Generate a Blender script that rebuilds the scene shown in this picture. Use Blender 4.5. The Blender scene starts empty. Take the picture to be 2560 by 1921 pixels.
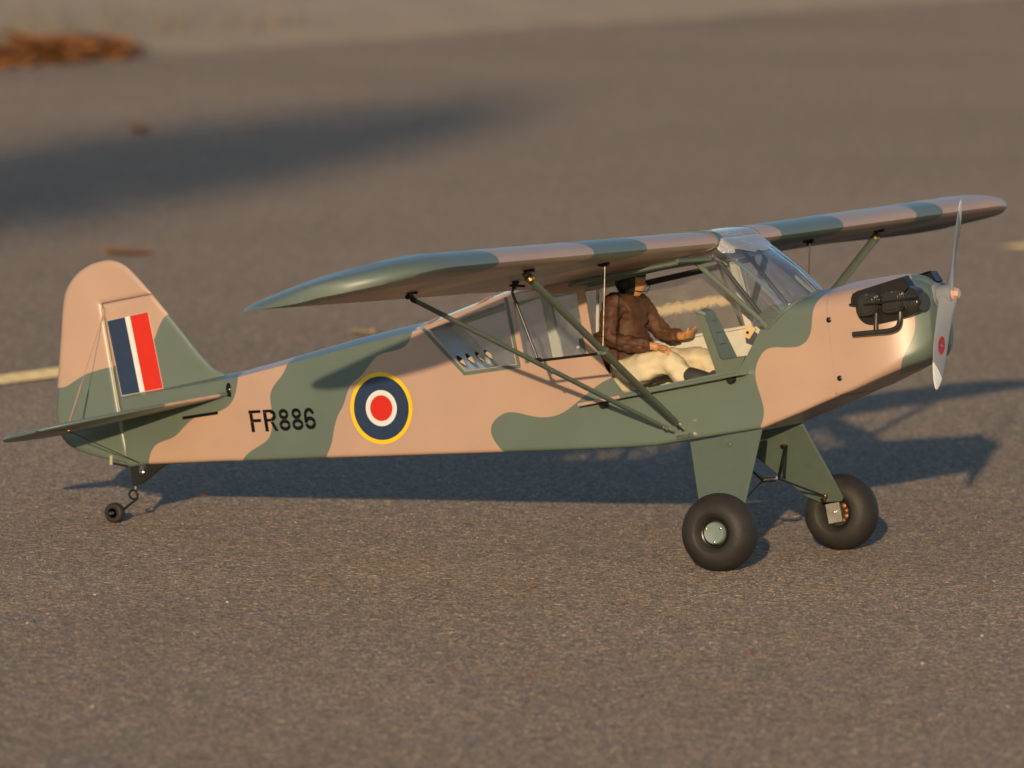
import bpy, bmesh, math, random
import numpy as np
from mathutils import Vector, Matrix, noise
from mathutils.geometry import delaunay_2d_cdt

random.seed(7); rng = np.random.default_rng(7)
SC = bpy.context.scene
COL = SC.collection
R = math.radians

# ------------------------------------------------------------------ camera
cd = bpy.data.cameras.new('camera'); cam = bpy.data.objects.new('camera', cd); COL.objects.link(cam)
cd.sensor_width = 36.0; cd.lens = 386.3; cd.clip_start = 0.5; cd.clip_end = 2000
cr = Vector((0.89884275, 0.43803199, 0.0144802)); cu = Vector((-0.04474305, 0.0588459, 0.99726387)); cf = Vector((-0.43598138, 0.89703129, -0.0724921))
cam.matrix_world = Matrix(((cr.x, cu.x, -cf.x, 8.116066), (cr.y, cu.y, -cf.y, -17.80785653), (cr.z, cu.z, -cf.z, 1.73062571), (0, 0, 0, 1)))
cd.dof.use_dof = True; cd.dof.focus_distance = 19.35; cd.dof.aperture_fstop = 7.6
SC.camera = cam

# ------------------------------------------------------------------ sky, sun, exposure
SUN_TO = Vector((0.366, -0.915, 0.169)).normalized()          # towards the sun: low, behind the photographer
sun_el = math.asin(SUN_TO.z); sun_az = math.atan2(SUN_TO.x, SUN_TO.y)
w = bpy.data.worlds.new('World'); SC.world = w; w.use_nodes = True
nt = w.node_tree; bg = nt.nodes['Background']
sky = nt.nodes.new('ShaderNodeTexSky'); sky.sky_type = 'NISHITA'; sky.sun_disc = False
sky.sun_elevation = sun_el; sky.sun_rotation = sun_az
sky.air_density = 1.0; sky.dust_density = 0.4; sky.ozone_density = 2.2
nt.links.new(sky.outputs[0], bg.inputs[0]); bg.inputs[1].default_value = 0.14
sl = bpy.data.lights.new('sun', 'SUN'); so = bpy.data.objects.new('sun', sl); COL.objects.link(so)
sl.energy = 3.6; sl.angle = R(0.53); sl.color = (1.0, 0.755, 0.47)
so.rotation_euler = SUN_TO.to_track_quat('Z', 'Y').to_euler(); so.location = SUN_TO * 60
vs = SC.view_settings
SC.display_settings.display_device = 'sRGB'
vs.view_transform = 'Standard'; vs.look = 'None'; vs.gamma = 1.0; vs.use_curve_mapping = False; vs.exposure = 0.08
SC.render.film_transparent = False

# ------------------------------------------------------------------ materials
def newmat(name):
    m = bpy.data.materials.new(name); m.use_nodes = True
    return m, m.node_tree, m.node_tree.nodes['Principled BSDF']

def N(t, kind, **kw):
    n = t.nodes.new(kind)
    for k, v in kw.items():
        if k in n.inputs: n.inputs[k].default_value = v
        else: setattr(n, k, v)
    return n

def objcoord(t): return t.nodes.new('ShaderNodeTexCoord').outputs['Object']

def plain(name, col, rough=0.5, metal=0.0, var=0.08, scale=60.0, bump=0.0, bscale=400.0, spec=0.5, coat=0.0):
    m, t, b = newmat(name)
    co = objcoord(t)
    nz = N(t, 'ShaderNodeTexNoise', Scale=scale, Detail=4.0)
    t.links.new(co, nz.inputs['Vector'])
    mr = N(t, 'ShaderNodeMapRange'); mr.inputs['To Min'].default_value = 1 - var; mr.inputs['To Max'].default_value = 1 + var
    mr.inputs['From Min'].default_value = 0.3; mr.inputs['From Max'].default_value = 0.7
    t.links.new(nz.outputs[0], mr.inputs[0])
    mx = N(t, 'ShaderNodeVectorMath', operation='SCALE'); mx.inputs[0].default_value = col
    t.links.new(mr.outputs[0], mx.inputs['Scale']); t.links.new(mx.outputs[0], b.inputs['Base Color'])
    b.inputs['Roughness'].default_value = rough; b.inputs['Metallic'].default_value = metal
    b.inputs['Specular IOR Level'].default_value = spec; b.inputs['Coat Weight'].default_value = coat
    rr = N(t, 'ShaderNodeMapRange'); rr.inputs['To Min'].default_value = max(0, rough - .06); rr.inputs['To Max'].default_value = min(1, rough + .06)
    t.links.new(nz.outputs[0], rr.inputs[0]); t.links.new(rr.outputs[0], b.inputs['Roughness'])
    if bump:
        n2 = N(t, 'ShaderNodeTexNoise', Scale=bscale, Detail=3.0); t.links.new(co, n2.inputs['Vector'])
        bp = N(t, 'ShaderNodeBump', Strength=bump, Distance=0.002); t.links.new(n2.outputs[0], bp.inputs['Height']); t.links.new(bp.outputs[0], b.inputs['Normal'])
    return m

TAN = (0.475, 0.305, 0.218); GREEN = (0.120, 0.152, 0.122)
def camo_mat(name, rough=0.38, wr=0.0):
    m, t, b = newmat(name)
    at = N(t, 'ShaderNodeAttribute', attribute_name='camo')
    mr = N(t, 'ShaderNodeMapRange'); mr.inputs['From Min'].default_value = -0.0005; mr.inputs['From Max'].default_value = 0.0005
    t.links.new(at.outputs['Fac'], mr.inputs[0])
    co = objcoord(t)
    nz = N(t, 'ShaderNodeTexNoise', Scale=9.0, Detail=5.0); t.links.new(co, nz.inputs['Vector'])
    va = N(t, 'ShaderNodeMapRange'); va.inputs['From Min'].default_value = .3; va.inputs['From Max'].default_value = .7
    va.inputs['To Min'].default_value = 0.95; va.inputs['To Max'].default_value = 1.05
    t.links.new(nz.outputs[0], va.inputs[0])
    mx = N(t, 'ShaderNodeMix', data_type='RGBA'); mx.inputs[6].default_value = (*TAN, 1); mx.inputs[7].default_value = (*GREEN, 1)
    t.links.new(mr.outputs[0], mx.inputs[0])
    sc = N(t, 'ShaderNodeVectorMath', operation='SCALE'); t.links.new(mx.outputs[2], sc.inputs[0]); t.links.new(va.outputs[0], sc.inputs['Scale'])
    t.links.new(sc.outputs[0], b.inputs['Base Color'])
    rr = N(t, 'ShaderNodeMapRange'); rr.inputs['To Min'].default_value = rough - .05; rr.inputs['To Max'].default_value = rough + .07
    t.links.new(nz.outputs[0], rr.inputs[0]); t.links.new(rr.outputs[0], b.inputs['Roughness'])
    b.inputs['Coat Weight'].default_value = .6; b.inputs['Coat Roughness'].default_value = .40
    n2 = N(t, 'ShaderNodeTexNoise', Scale=14.0, Detail=2.0); t.links.new(co, n2.inputs['Vector'])
    bp = N(t, 'ShaderNodeBump', Strength=0.25 + wr, Distance=0.004); t.links.new(n2.outputs[0], bp.inputs['Height']); t.links.new(bp.outputs[0], b.inputs['Normal'])
    return m

def glass_mat(name, haze=0.03, tint=(0.93, 0.95, 0.97), scratch=0.25, frost=0.0, ior=1.49, band=False):
    m, t, b = newmat(name)
    t.nodes.remove(b); out = t.nodes['Material Output']
    tr = N(t, 'ShaderNodeBsdfTransparent'); tr.inputs[0].default_value = (*tint, 1)
    gl = N(t, 'ShaderNodeBsdfGlossy', Roughness=0.04); gl.inputs[0].default_value = (1, 1, 1, 1)
    fr = N(t, 'ShaderNodeFresnel', IOR=ior)
    m1 = t.nodes.new('ShaderNodeMixShader'); t.links.new(fr.outputs[0], m1.inputs[0]); t.links.new(tr.outputs[0], m1.inputs[1]); t.links.new(gl.outputs[0], m1.inputs[2])
    co = objcoord(t)
    mp = N(t, 'ShaderNodeMapping'); mp.inputs['Scale'].default_value = (1, 1, 1); t.links.new(co, mp.inputs[0])
    nz = N(t, 'ShaderNodeTexNoise', Scale=180.0, Detail=6.0, Roughness=0.7, Distortion=1.5); t.links.new(mp.outputs[0], nz.inputs['Vector'])
    n3 = N(t, 'ShaderNodeTexNoise', Scale=16.0, Detail=3.0); t.links.new(mp.outputs[0], n3.inputs['Vector'])
    mr = N(t, 'ShaderNodeMapRange'); mr.inputs['From Min'].default_value = .52; mr.inputs['From Max'].default_value = .72; mr.inputs['To Max'].default_value = scratch
    t.links.new(nz.outputs[0], mr.inputs[0])
    m3 = N(t, 'ShaderNodeMapRange'); m3.inputs['From Min'].default_value = .45; m3.inputs['From Max'].default_value = .65
    t.links.new(n3.outputs[0], m3.inputs[0])
    mu = N(t, 'ShaderNodeMath', operation='MULTIPLY'); t.links.new(mr.outputs[0], mu.inputs[0]); t.links.new(m3.outputs[0], mu.inputs[1])
    ad = N(t, 'ShaderNodeMath', operation='ADD'); t.links.new(mu.outputs[0], ad.inputs[0]); ad.inputs[1].default_value = haze + frost
    if band:      # scuffed strip along the sill, with golden sun glare put into its colour
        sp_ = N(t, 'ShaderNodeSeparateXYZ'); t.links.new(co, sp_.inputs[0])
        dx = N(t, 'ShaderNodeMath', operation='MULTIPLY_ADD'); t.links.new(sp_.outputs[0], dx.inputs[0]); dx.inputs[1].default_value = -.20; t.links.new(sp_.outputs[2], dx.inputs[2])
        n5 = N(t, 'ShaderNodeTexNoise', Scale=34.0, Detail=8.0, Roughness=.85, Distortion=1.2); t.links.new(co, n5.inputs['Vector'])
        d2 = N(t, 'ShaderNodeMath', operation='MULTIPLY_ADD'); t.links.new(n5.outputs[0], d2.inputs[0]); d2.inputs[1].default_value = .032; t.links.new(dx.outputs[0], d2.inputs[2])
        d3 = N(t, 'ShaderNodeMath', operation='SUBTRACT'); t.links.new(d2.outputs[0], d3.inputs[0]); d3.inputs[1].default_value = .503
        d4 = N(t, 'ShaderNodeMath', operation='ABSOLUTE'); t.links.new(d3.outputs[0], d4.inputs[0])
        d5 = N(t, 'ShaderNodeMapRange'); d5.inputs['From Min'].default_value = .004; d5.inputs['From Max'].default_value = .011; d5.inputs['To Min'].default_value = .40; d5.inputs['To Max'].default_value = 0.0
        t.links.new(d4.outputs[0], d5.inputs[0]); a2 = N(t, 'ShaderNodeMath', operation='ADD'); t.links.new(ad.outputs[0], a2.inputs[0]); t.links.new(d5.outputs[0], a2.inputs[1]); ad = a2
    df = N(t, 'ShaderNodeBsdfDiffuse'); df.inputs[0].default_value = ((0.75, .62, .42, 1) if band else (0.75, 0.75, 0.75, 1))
    m2 = t.nodes.new('ShaderNodeMixShader'); t.links.new(ad.outputs[0], m2.inputs[0]); t.links.new(m1.outputs[0], m2.inputs[1]); t.links.new(df.outputs[0], m2.inputs[2])
    t.links.new(m2.outputs[0], out.inputs[0])
    n2 = N(t, 'ShaderNodeTexNoise', Scale=22.0, Detail=2.0); t.links.new(co, n2.inputs['Vector'])
    bp = N(t, 'ShaderNodeBump', Strength=0.3, Distance=0.004); t.links.new(n2.outputs[0], bp.inputs['Height']); t.links.new(bp.outputs[0], gl.inputs['Normal'])
    return m

M_CAMO = camo_mat('camouflage paint', 0.36)
M_CAMOW = camo_mat('camouflage wing covering', 0.50, 0.2)
M_GREEN = plain('green paint', GREEN, 0.42, var=.05)
M_GREEN2 = plain('cockpit green paint', (0.122, 0.145, 0.106), 0.5, var=.06)
M_GREYGREEN = plain('padded grey green seat', (0.17, 0.22, 0.20), 0.6, var=.07, bump=.3, bscale=90)
M_TAN = plain('tan paint', TAN, 0.42, var=.05)
M_CREAM = plain('cream cabin lining', (0.60, 0.57, 0.49), 0.5, var=.05)
M_BLACK = plain('satin black', (0.015, 0.0135, 0.012), 0.34, var=.1)
M_HEAD = plain('glossy black cylinder', (0.034, 0.029, 0.024), 0.24, var=.1, coat=.4)
M_BLACKM = plain('black metal rod', (0.018, 0.014, 0.011), 0.38, 0.2, var=.2)
M_RUBBER = plain('tyre rubber', (0.029, 0.024, 0.020), 0.58, var=.18, scale=35, bump=.35, bscale=240, spec=.35)
M_STEEL = plain('bright steel', (0.62, 0.58, 0.52), 0.22, 1.0, var=.12, scale=120)
M_BRASS = plain('brass', (0.55, 0.36, 0.14), 0.25, 1.0, var=.1)
M_GREYP = plain('grey propeller paint', (0.235, 0.24, 0.25), 0.42, var=.04)
M_WHITE = plain('white paint', (0.74, 0.72, 0.68), 0.4, var=.03)
M_PINK = plain('tan pink nut', (0.60, 0.38, 0.27), 0.4, var=.05)
M_REDG = plain('dark red decal', (0.26, 0.025, 0.04), 0.35, var=.3, scale=300)
M_ORNG = plain('orange decal rim', (0.50, 0.18, 0.06), 0.35, var=.3, scale=300)
M_YEL = plain('yellow decal', (0.86, 0.54, 0.012), 0.4, var=.03)
M_BLUE = plain('dark blue decal', (0.021, 0.038, 0.082), 0.4, var=.05)
M_RED = plain('red decal', (0.62, 0.022, 0.008), 0.4, var=.03)
M_DECW = plain('white decal', (0.72, 0.70, 0.66), 0.4, var=.03)
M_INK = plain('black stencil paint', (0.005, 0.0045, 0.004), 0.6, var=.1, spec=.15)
M_GLASS = glass_mat('clear acetate', 0.02, scratch=.18)
M_GLASSFAR = glass_mat('scuffed acetate', 0.05, scratch=.55)
M_GLASSBAND = glass_mat('scuffed and sun tinted far window acetate', 0.05, scratch=.4, band=True)
M_WIND = glass_mat('windscreen acetate', 0.045, tint=(.88, .92, .97), scratch=.05, ior=2.1)
M_FROST = glass_mat('glue smeared acetate', 0.03, scratch=1.0, frost=.30)
M_LEATH = plain('brown leather', (0.088, 0.038, 0.020), 0.62, var=.3, scale=60, bump=.6, bscale=150, spec=.35)
M_TROUS = plain('cream trousers', (0.64, 0.54, 0.36), 0.8, var=.06, bump=.4, bscale=120)
M_SKIN = plain('painted skin', (0.50, 0.235, 0.095), 0.5, var=.06)
M_HELM = plain('dark leather helmet', (0.010, 0.010, 0.012), 0.55, var=.2, bump=.3)
M_BOOT = plain('dark boot', (0.05, 0.045, 0.04), 0.5, var=.1)
M_EYE = plain('eye white', (0.7, 0.68, 0.62), 0.2, var=.02)
M_AMBER = plain('orange brake disc', (0.50, 0.15, 0.015), 0.35, var=.1)

# ------------------------------------------------------------------ mesh helpers
class MB:
    def __init__(s): s.v = []; s.f = []; s.mi = []
    def add(s, verts, faces, mi=0):
        o = len(s.v); s.v += [tuple(map(float, p)) for p in verts]
        s.f += [tuple(i + o for i in f) for f in faces]; s.mi += [mi] * len(faces)
    def box(s, c, sx, sy, sz, ax=None, mi=0):
        ax = ax or (Vector((1, 0, 0)), Vector((0, 1, 0)), Vector((0, 0, 1))); c = Vector(c)
        vv = [c + ax[0] * (i * sx / 2) + ax[1] * (j * sy / 2) + ax[2] * (k * sz / 2) for i in (-1, 1) for j in (-1, 1) for k in (-1, 1)]
        s.add(vv, [(0, 1, 3, 2), (4, 6, 7, 5), (0, 4, 5, 1), (2, 3, 7, 6), (0, 2, 6, 4), (1, 5, 7, 3)], mi)
    def tube(s, pts, r, n=10, mi=0, flat=1.0, up=None, smooth=0):
        pts = [Vector(p) for p in pts]
        if smooth:
            for _ in range(smooth):
                q = [pts[0]]
                for a, b in zip(pts, pts[1:]): q += [a * .75 + b * .25, a * .25 + b * .75]
                q.append(pts[-1]); pts = q
        rr = r if isinstance(r, (list, tuple)) else [r] * len(pts)
        if len(rr) != len(pts): rr = list(np.interp(np.linspace(0, 1, len(pts)), np.linspace(0, 1, len(rr)), rr))
        vs_, fs = [], []; prev = None
        for i, p in enumerate(pts):
            t = (pts[min(i + 1, len(pts) - 1)] - pts[max(i - 1, 0)]).normalized()
            if prev is None:
                u = Vector(up) if up else (Vector((0, 0, 1)) if abs(t.z) < .9 else Vector((1, 0, 0)))
            else: u = prev
            u = (u - t * u.dot(t)).normalized(); prev = u; vv = t.cross(u)
            for k in range(n):
                a = 2 * math.pi * k / n; vs_.append(p + u * (math.cos(a) * rr[i]) + vv * (math.sin(a) * rr[i] * flat))
        m = len(pts)
        for i in range(m - 1):
            for k in range(n):
                a, b = i * n + k, i * n + (k + 1) % n; fs.append((a, b, b + n, a + n))
        fs.append(tuple(range(n - 1, -1, -1))); fs.append(tuple((m - 1) * n + k for k in range(n)))
        s.add(vs_, fs, mi)
    def lathe(s, c, axis, prof, n=32, mi=0, up=None):
        """prof: list of (distance along axis, radius)"""
        c = Vector(c); a = Vector(axis).normalized(); u = Vector(up) if up else (Vector((0, 0, 1)) if abs(a.z) < .9 else Vector((1, 0, 0)))
        u = (u - a * u.dot(a)).normalized(); v = a.cross(u); vs_, fs = [], []
        for d, r in prof:
            for k in range(n):
                t = 2 * math.pi * k / n; vs_.append(c + a * d + (u * math.cos(t) + v * math.sin(t)) * r)
        for i in range(len(prof) - 1):
            for k in range(n):
                p, q = i * n + k, i * n + (k + 1) % n; fs.append((p, q, q + n, p + n))
        fs.append(tuple(range(n - 1, -1, -1))); fs.append(tuple((len(prof) - 1) * n + k for k in range(n)))
        s.add(vs_, fs, mi)
    def prism(s, poly, to3, t0, t1, mi=0):
        """poly in 2D, to3(p, t) -> 3D; closed slab between depth t0 and t1"""
        n = len(poly)
        s.add([to3(p, t0) for p in poly] + [to3(p, t1) for p in poly],
              [tuple(range(n - 1, -1, -1)), tuple(range(n, 2 * n))] + [(i, (i + 1) % n, n + (i + 1) % n, n + i) for i in range(n)], mi)
    def build(s, name, mats, parent=None, ang=38, camo=None, attr=None):
        me = bpy.data.meshes.new(name); me.from_pydata(s.v, [], s.f)
        mats = mats if isinstance(mats, (list, tuple)) else [mats]
        for m in mats: me.materials.append(m)
        me.polygons.foreach_set('material_index', s.mi)
        bm = bmesh.new(); bm.from_mesh(me); bmesh.ops.recalc_face_normals(bm, faces=bm.faces); bm.to_mesh(me); bm.free()
        me.polygons.foreach_set('use_smooth', [True] * len(me.polygons)); me.set_sharp_from_angle(angle=R(ang))
        if camo is not None:
            a = me.attributes.new('camo', 'FLOAT', 'POINT'); a.data.foreach_set('value', np.asarray(camo(np.array(s.v)), dtype=np.float32))
        me.update()
        o = bpy.data.objects.new(name, me); COL.objects.link(o)
        if parent: o.parent = parent
        return o

def tag(o, label=None, cat=None, group=None, kind=None):
    if label: o['label'] = label
    if cat: o['category'] = cat
    if group: o['group'] = group
    if kind: o['kind'] = kind
    return o
def empty(name, loc=(0, 0, 0), parent=None):
    o = bpy.data.objects.new(name, None); COL.objects.link(o); o.location = loc; o.empty_display_size = .05
    if parent: o.parent = parent
    return o

def seg_dist(P, poly, closed=True):
    poly = np.asarray(poly, float); A = poly; B = np.roll(poly, -1, 0)
    if not closed: A = poly[:-1]; B = poly[1:]
    d = np.full(len(P), 1e9)
    for a, b in zip(A, B):
        ab = b - a; t = np.clip(((P - a) @ ab) / max(ab @ ab, 1e-12), 0, 1)
        d = np.minimum(d, np.hypot(*(P - a - t[:, None] * ab).T))
    return d
def inside(P, poly):
    poly = np.asarray(poly, float); r = np.zeros(len(P), bool); n = len(poly)
    for i in range(n):
        (x1, y1), (x2, y2) = poly[i], poly[(i + 1) % n]
        if y1 == y2: continue
        c = ((y1 > P[:, 1]) != (y2 > P[:, 1])) & (P[:, 0] < (x2 - x1) * (P[:, 1] - y1) / (y2 - y1) + x1); r ^= c
    return r
def sdf(P, poly):
    d = seg_dist(P, poly); return np.where(inside(P, poly), d, -d)
def chaikin(p, it=2):
    p = [np.array(q, float) for q in p]
    for _ in range(it):
        q = [p[0]]
        for a, b in zip(p, p[1:]): q += [a * .75 + b * .25, a * .25 + b * .75]
        q.append(p[-1]); p = q
    return [tuple(q) for q in p]

# ------------------------------------------------------------------ ground and setting
def asphalt():
    m, t, b = newmat('asphalt')
    co = objcoord(t)
    big = N(t, 'ShaderNodeTexNoise', Scale=0.35, Detail=5.0); t.links.new(co, big.inputs['Vector'])
    mid = N(t, 'ShaderNodeTexNoise', Scale=24.0, Detail=5.0, Roughness=.65); t.links.new(co, mid.inputs['Vector'])
    vo = N(t, 'ShaderNodeTexVoronoi', Scale=170.0, Randomness=1.0); t.links.new(co, vo.inputs['Vector'])
    vo2 = N(t, 'ShaderNodeTexVoronoi', Scale=75.0, Randomness=1.0); t.links.new(co, vo2.inputs['Vector'])
    st = N(t, 'ShaderNodeSeparateColor'); t.links.new(vo.outputs['Color'], st.inputs[0])
    st2 = N(t, 'ShaderNodeSeparateColor'); t.links.new(vo2.outputs['Color'], st2.inputs[0])
    rp = N(t, 'ShaderNodeValToRGB'); e = rp.color_ramp.elements
    e[0].position = 0.0; e[0].color = (0.050, 0.044, 0.040, 1); e[1].position = 1.0; e[1].color = (0.40, 0.35, 0.28, 1)
    for p, c in ((.30, (.085, .077, .070, 1)), (.60, (.125, .112, .100, 1)), (.82, (.19, .165, .14, 1)), (.93, (.17, .115, .085, 1))):
        k = e.new(p); k.color = c
    t.links.new(st.outputs[0], rp.inputs[0])
    rp2 = N(t, 'ShaderNodeValToRGB'); e = rp2.color_ramp.elements
    e[0].color = (.80, .80, .82, 1); e[1].color = (1.25, 1.22, 1.18, 1); k = e.new(.7); k.color = (.98, .97, .96, 1)
    t.links.new(st2.outputs[1], rp2.inputs[0])
    m1 = N(t, 'ShaderNodeVectorMath', operation='MULTIPLY'); t.links.new(rp.outputs[0], m1.inputs[0]); t.links.new(rp2.outputs[0], m1.inputs[1])
    mr = N(t, 'ShaderNodeMapRange'); mr.inputs['From Min'].default_value = .3; mr.inputs['From Max'].default_value = .7; mr.inputs['To Min'].default_value = 1.38; mr.inputs['To Max'].default_value = 1.74
    t.links.new(big.outputs[0], mr.inputs[0])
    mr2 = N(t, 'ShaderNodeMapRange'); mr2.inputs['From Min'].default_value = .3; mr2.inputs['From Max'].default_value = .7; mr2.inputs['To Min'].default_value = .84; mr2.inputs['To Max'].default_value = 1.16
    t.links.new(mid.outputs[0], mr2.inputs[0])
    mm = N(t, 'ShaderNodeMath', operation='MULTIPLY'); t.links.new(mr.outputs[0], mm.inputs[0]); t.links.new(mr2.outputs[0], mm.inputs[1])
    s2 = N(t, 'ShaderNodeVectorMath', operation='SCALE'); t.links.new(m1.outputs[0], s2.inputs[0]); t.links.new(mm.outputs[0], s2.inputs['Scale'])
    wt = N(t, 'ShaderNodeTexNoise', Scale=5.0, Detail=3.0); t.links.new(co, wt.inputs['Vector'])
    wr_ = N(t, 'ShaderNodeValToRGB'); e = wr_.color_ramp.elements; e[0].position = .35; e[0].color = (1.02, .92, .83, 1); e[1].position = .66; e[1].color = (1.10, .93, .73, 1)
    t.links.new(wt.outputs[0], wr_.inputs[0]); s3 = N(t, 'ShaderNodeVectorMath', operation='MULTIPLY'); t.links.new(s2.outputs[0], s3.inputs[0]); t.links.new(wr_.outputs[0], s3.inputs[1])
    t.links.new(s3.outputs[0], b.inputs['Base Color'])
    b.inputs['Roughness'].default_value = .8; b.inputs['Specular IOR Level'].default_value = .3; b.inputs['Diffuse Roughness'].default_value = 1.0
    bp = N(t, 'ShaderNodeBump', Strength=0.8, Distance=0.004); t.links.new(vo.outputs['Distance'], bp.inputs['Height'])
    bp.invert = True
    bp2 = N(t, 'ShaderNodeBump', Strength=0.5, Distance=0.008); t.links.new(vo2.outputs['Distance'], bp2.inputs['Height']); bp2.invert = True
    t.links.new(bp.outputs[0], bp2.inputs['Normal']); t.links.new(bp2.outputs[0], b.inputs['Normal'])
    return m
g = MB(); g.add([(-700, -700, 0), (700, -700, 0), (700, 900, 0), (-700, 900, 0)], [(0, 1, 2, 3)])
tag(g.build('asphalt_runway', asphalt()), 'worn grey brown asphalt runway', kind='structure')

# loose-textured surface of the asphalt: stones standing a millimetre proud
def aggregate(n=330000):
    y = rng.uniform(-3.6, 10.5, n * 2); keep = rng.uniform(0, 1, n * 2) < np.clip((10.5 - y) / 4.5, 0, 1); y = y[keep][:n]; n = len(y)
    dist = (y + 17.8) / .897; x = 1.11 - (y + 3.38) * .487 + rng.uniform(-1, 1, n) * (.0466 * dist / .9 * 1.2)
    r = rng.uniform(.0009, .0020, n) * (1 + .5 * (rng.uniform(0, 1, n) > .93)); h = r * rng.uniform(.35, .75, n); a0 = rng.uniform(0, 6.28, n)
    V = np.zeros((n, 8, 3), np.float32)
    for k in range(4):
        a = a0 + k * math.pi / 2 + rng.uniform(-.4, .4, n); rr = r * rng.uniform(.75, 1.2, n)
        V[:, k, 0] = x + np.cos(a) * rr; V[:, k, 1] = y + np.sin(a) * rr; V[:, k, 2] = -.0003
        V[:, k + 4, 0] = x + np.cos(a) * rr * .55; V[:, k + 4, 1] = y + np.sin(a) * rr * .55; V[:, k + 4, 2] = h * rng.uniform(.7, 1.1, n)
    base = (np.arange(n) * 8)[:, None]
    Q = np.concatenate([base + np.array([[0, 1, 5, 4]]), base + np.array([[1, 2, 6, 5]]), base + np.array([[2, 3, 7, 6]]), base + np.array([[3, 0, 4, 7]]), base + np.array([[4, 5, 6, 7]])], 1).reshape(-1, 4)
    me = bpy.data.meshes.new('asphalt_aggregate'); me.vertices.add(n * 8); me.vertices.foreach_set('co', V.ravel())
    me.loops.add(Q.size); me.loops.foreach_set('vertex_index', Q.ravel().astype(np.int32)); me.polygons.add(len(Q))
    me.polygons.foreach_set('loop_start', np.arange(0, Q.size, 4, dtype=np.int32))
    at = me.attributes.new('tone', 'FLOAT', 'POINT'); at.data.foreach_set('value', np.repeat(rng.uniform(0, 1, n), 8).astype(np.float32))
    me.update(calc_edges=True); me.validate()
    m, t, b = newmat('asphalt stones'); an = N(t, 'ShaderNodeAttribute', attribute_name='tone'); rp = N(t, 'ShaderNodeValToRGB'); e = rp.color_ramp.elements
    e[0].position = 0; e[0].color = (.10, .085, .068, 1); e[1].position = 1; e[1].color = (.52, .44, .33, 1)
    for p, c in ((.4, (.18, .148, .110, 1)), (.75, (.275, .223, .160, 1)), (.88, (.30, .185, .12, 1)), (.95, (.36, .30, .22, 1))):
        k = e.new(p); k.color = c
    t.links.new(an.outputs['Fac'], rp.inputs[0]); co = objcoord(t); nz = N(t, 'ShaderNodeTexNoise', Scale=.9, Detail=4.0); t.links.new(co, nz.inputs['Vector'])
    mr = N(t, 'ShaderNodeMapRange'); mr.inputs['From Min'].default_value = .3; mr.inputs['From Max'].default_value = .7; mr.inputs['To Min'].default_value = .90; mr.inputs['To Max'].default_value = 1.36
    t.links.new(nz.outputs[0], mr.inputs[0]); sc = N(t, 'ShaderNodeVectorMath', operation='SCALE'); t.links.new(rp.outputs[0], sc.inputs[0]); t.links.new(mr.outputs[0], sc.inputs['Scale']); t.links.new(sc.outputs[0], b.inputs['Base Color'])
    b.inputs['Roughness'].default_value = .55
    me.materials.append(m); o = bpy.data.objects.new('asphalt_aggregate', me); COL.objects.link(o)
    tag(o, 'fine pale stones set in the asphalt surface', kind='stuff')
aggregate()

def line_mat():
    m, t, b = newmat('worn yellow line paint')
    co = objcoord(t); nz = N(t, 'ShaderNodeTexNoise', Scale=28.0, Detail=6.0, Roughness=.7); t.links.new(co, nz.inputs['Vector'])
    rp = N(t, 'ShaderNodeValToRGB'); e = rp.color_ramp.elements
    e[0].position = .36; e[0].color = (.14, .12, .10, 1); e[1].position = .48; e[1].color = (.56, .42, .19, 1)
    t.links.new(nz.outputs[0], rp.inputs[0]); t.links.new(rp.outputs[0], b.inputs['Base Color']); b.inputs['Roughness'].default_value = .75; b.inputs['Diffuse Roughness'].default_value = 1.0
    return m
M_LINE = line_mat()
def dash(y0, y1, label):
    b = MB(); n = 40; vv = []; ff = []
    for i in range(n + 1):
        y = y0 + (y1 - y0) * i / n; xc = -3.23 - .022 * (y - 3.2)
        for s in (-1, 1): vv.append((xc + s * .062 + random.uniform(-.004, .004), y, .004))
    for i in range(n): ff.append((2 * i, 2 * i + 1, 2 * i + 3, 2 * i + 2))
    b.add(vv, ff); o = b.build('road_marking', M_LINE); tag(o, label, kind='structure'); return o
dash(1.0, 3.62, 'worn yellow line dash beside the tail fin')
dash(8.85, 11.7, 'blurred yellow line dash at the right edge beyond the propeller')

# verge of dry grass and fallen leaves beyond the runway edge
vm = plain('pale gravel shoulder', (0.165, 0.135, 0.102), 0.9, var=.16, scale=3.0)
vm.node_tree.nodes['Principled BSDF'].inputs['Diffuse Roughness'].default_value = 1.0
v = MB(); vv = []; ff = []; ny = 120
for i in range(ny + 1):
    y = 6 + i * .6; e = -10.56 + .16 * noise.noise((0, y * .7, 0)) + .07 * noise.noise((3, y * 2.5, 0))
    for x, z in ((e, -.02), (e - .12, .02), (e - 1.2, .05), (e - 200, .06)): vv.append((x, y, z))
for i in range(ny):
    for k in range(3): ff.append((4 * i + k, 4 * i + k + 1, 4 * i + k + 5, 4 * i + k + 4))
v.add(vv, ff); tag(v.build('gravel_shoulder', vm), 'pale gravel shoulder along the runway edge', kind='structure')

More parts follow.
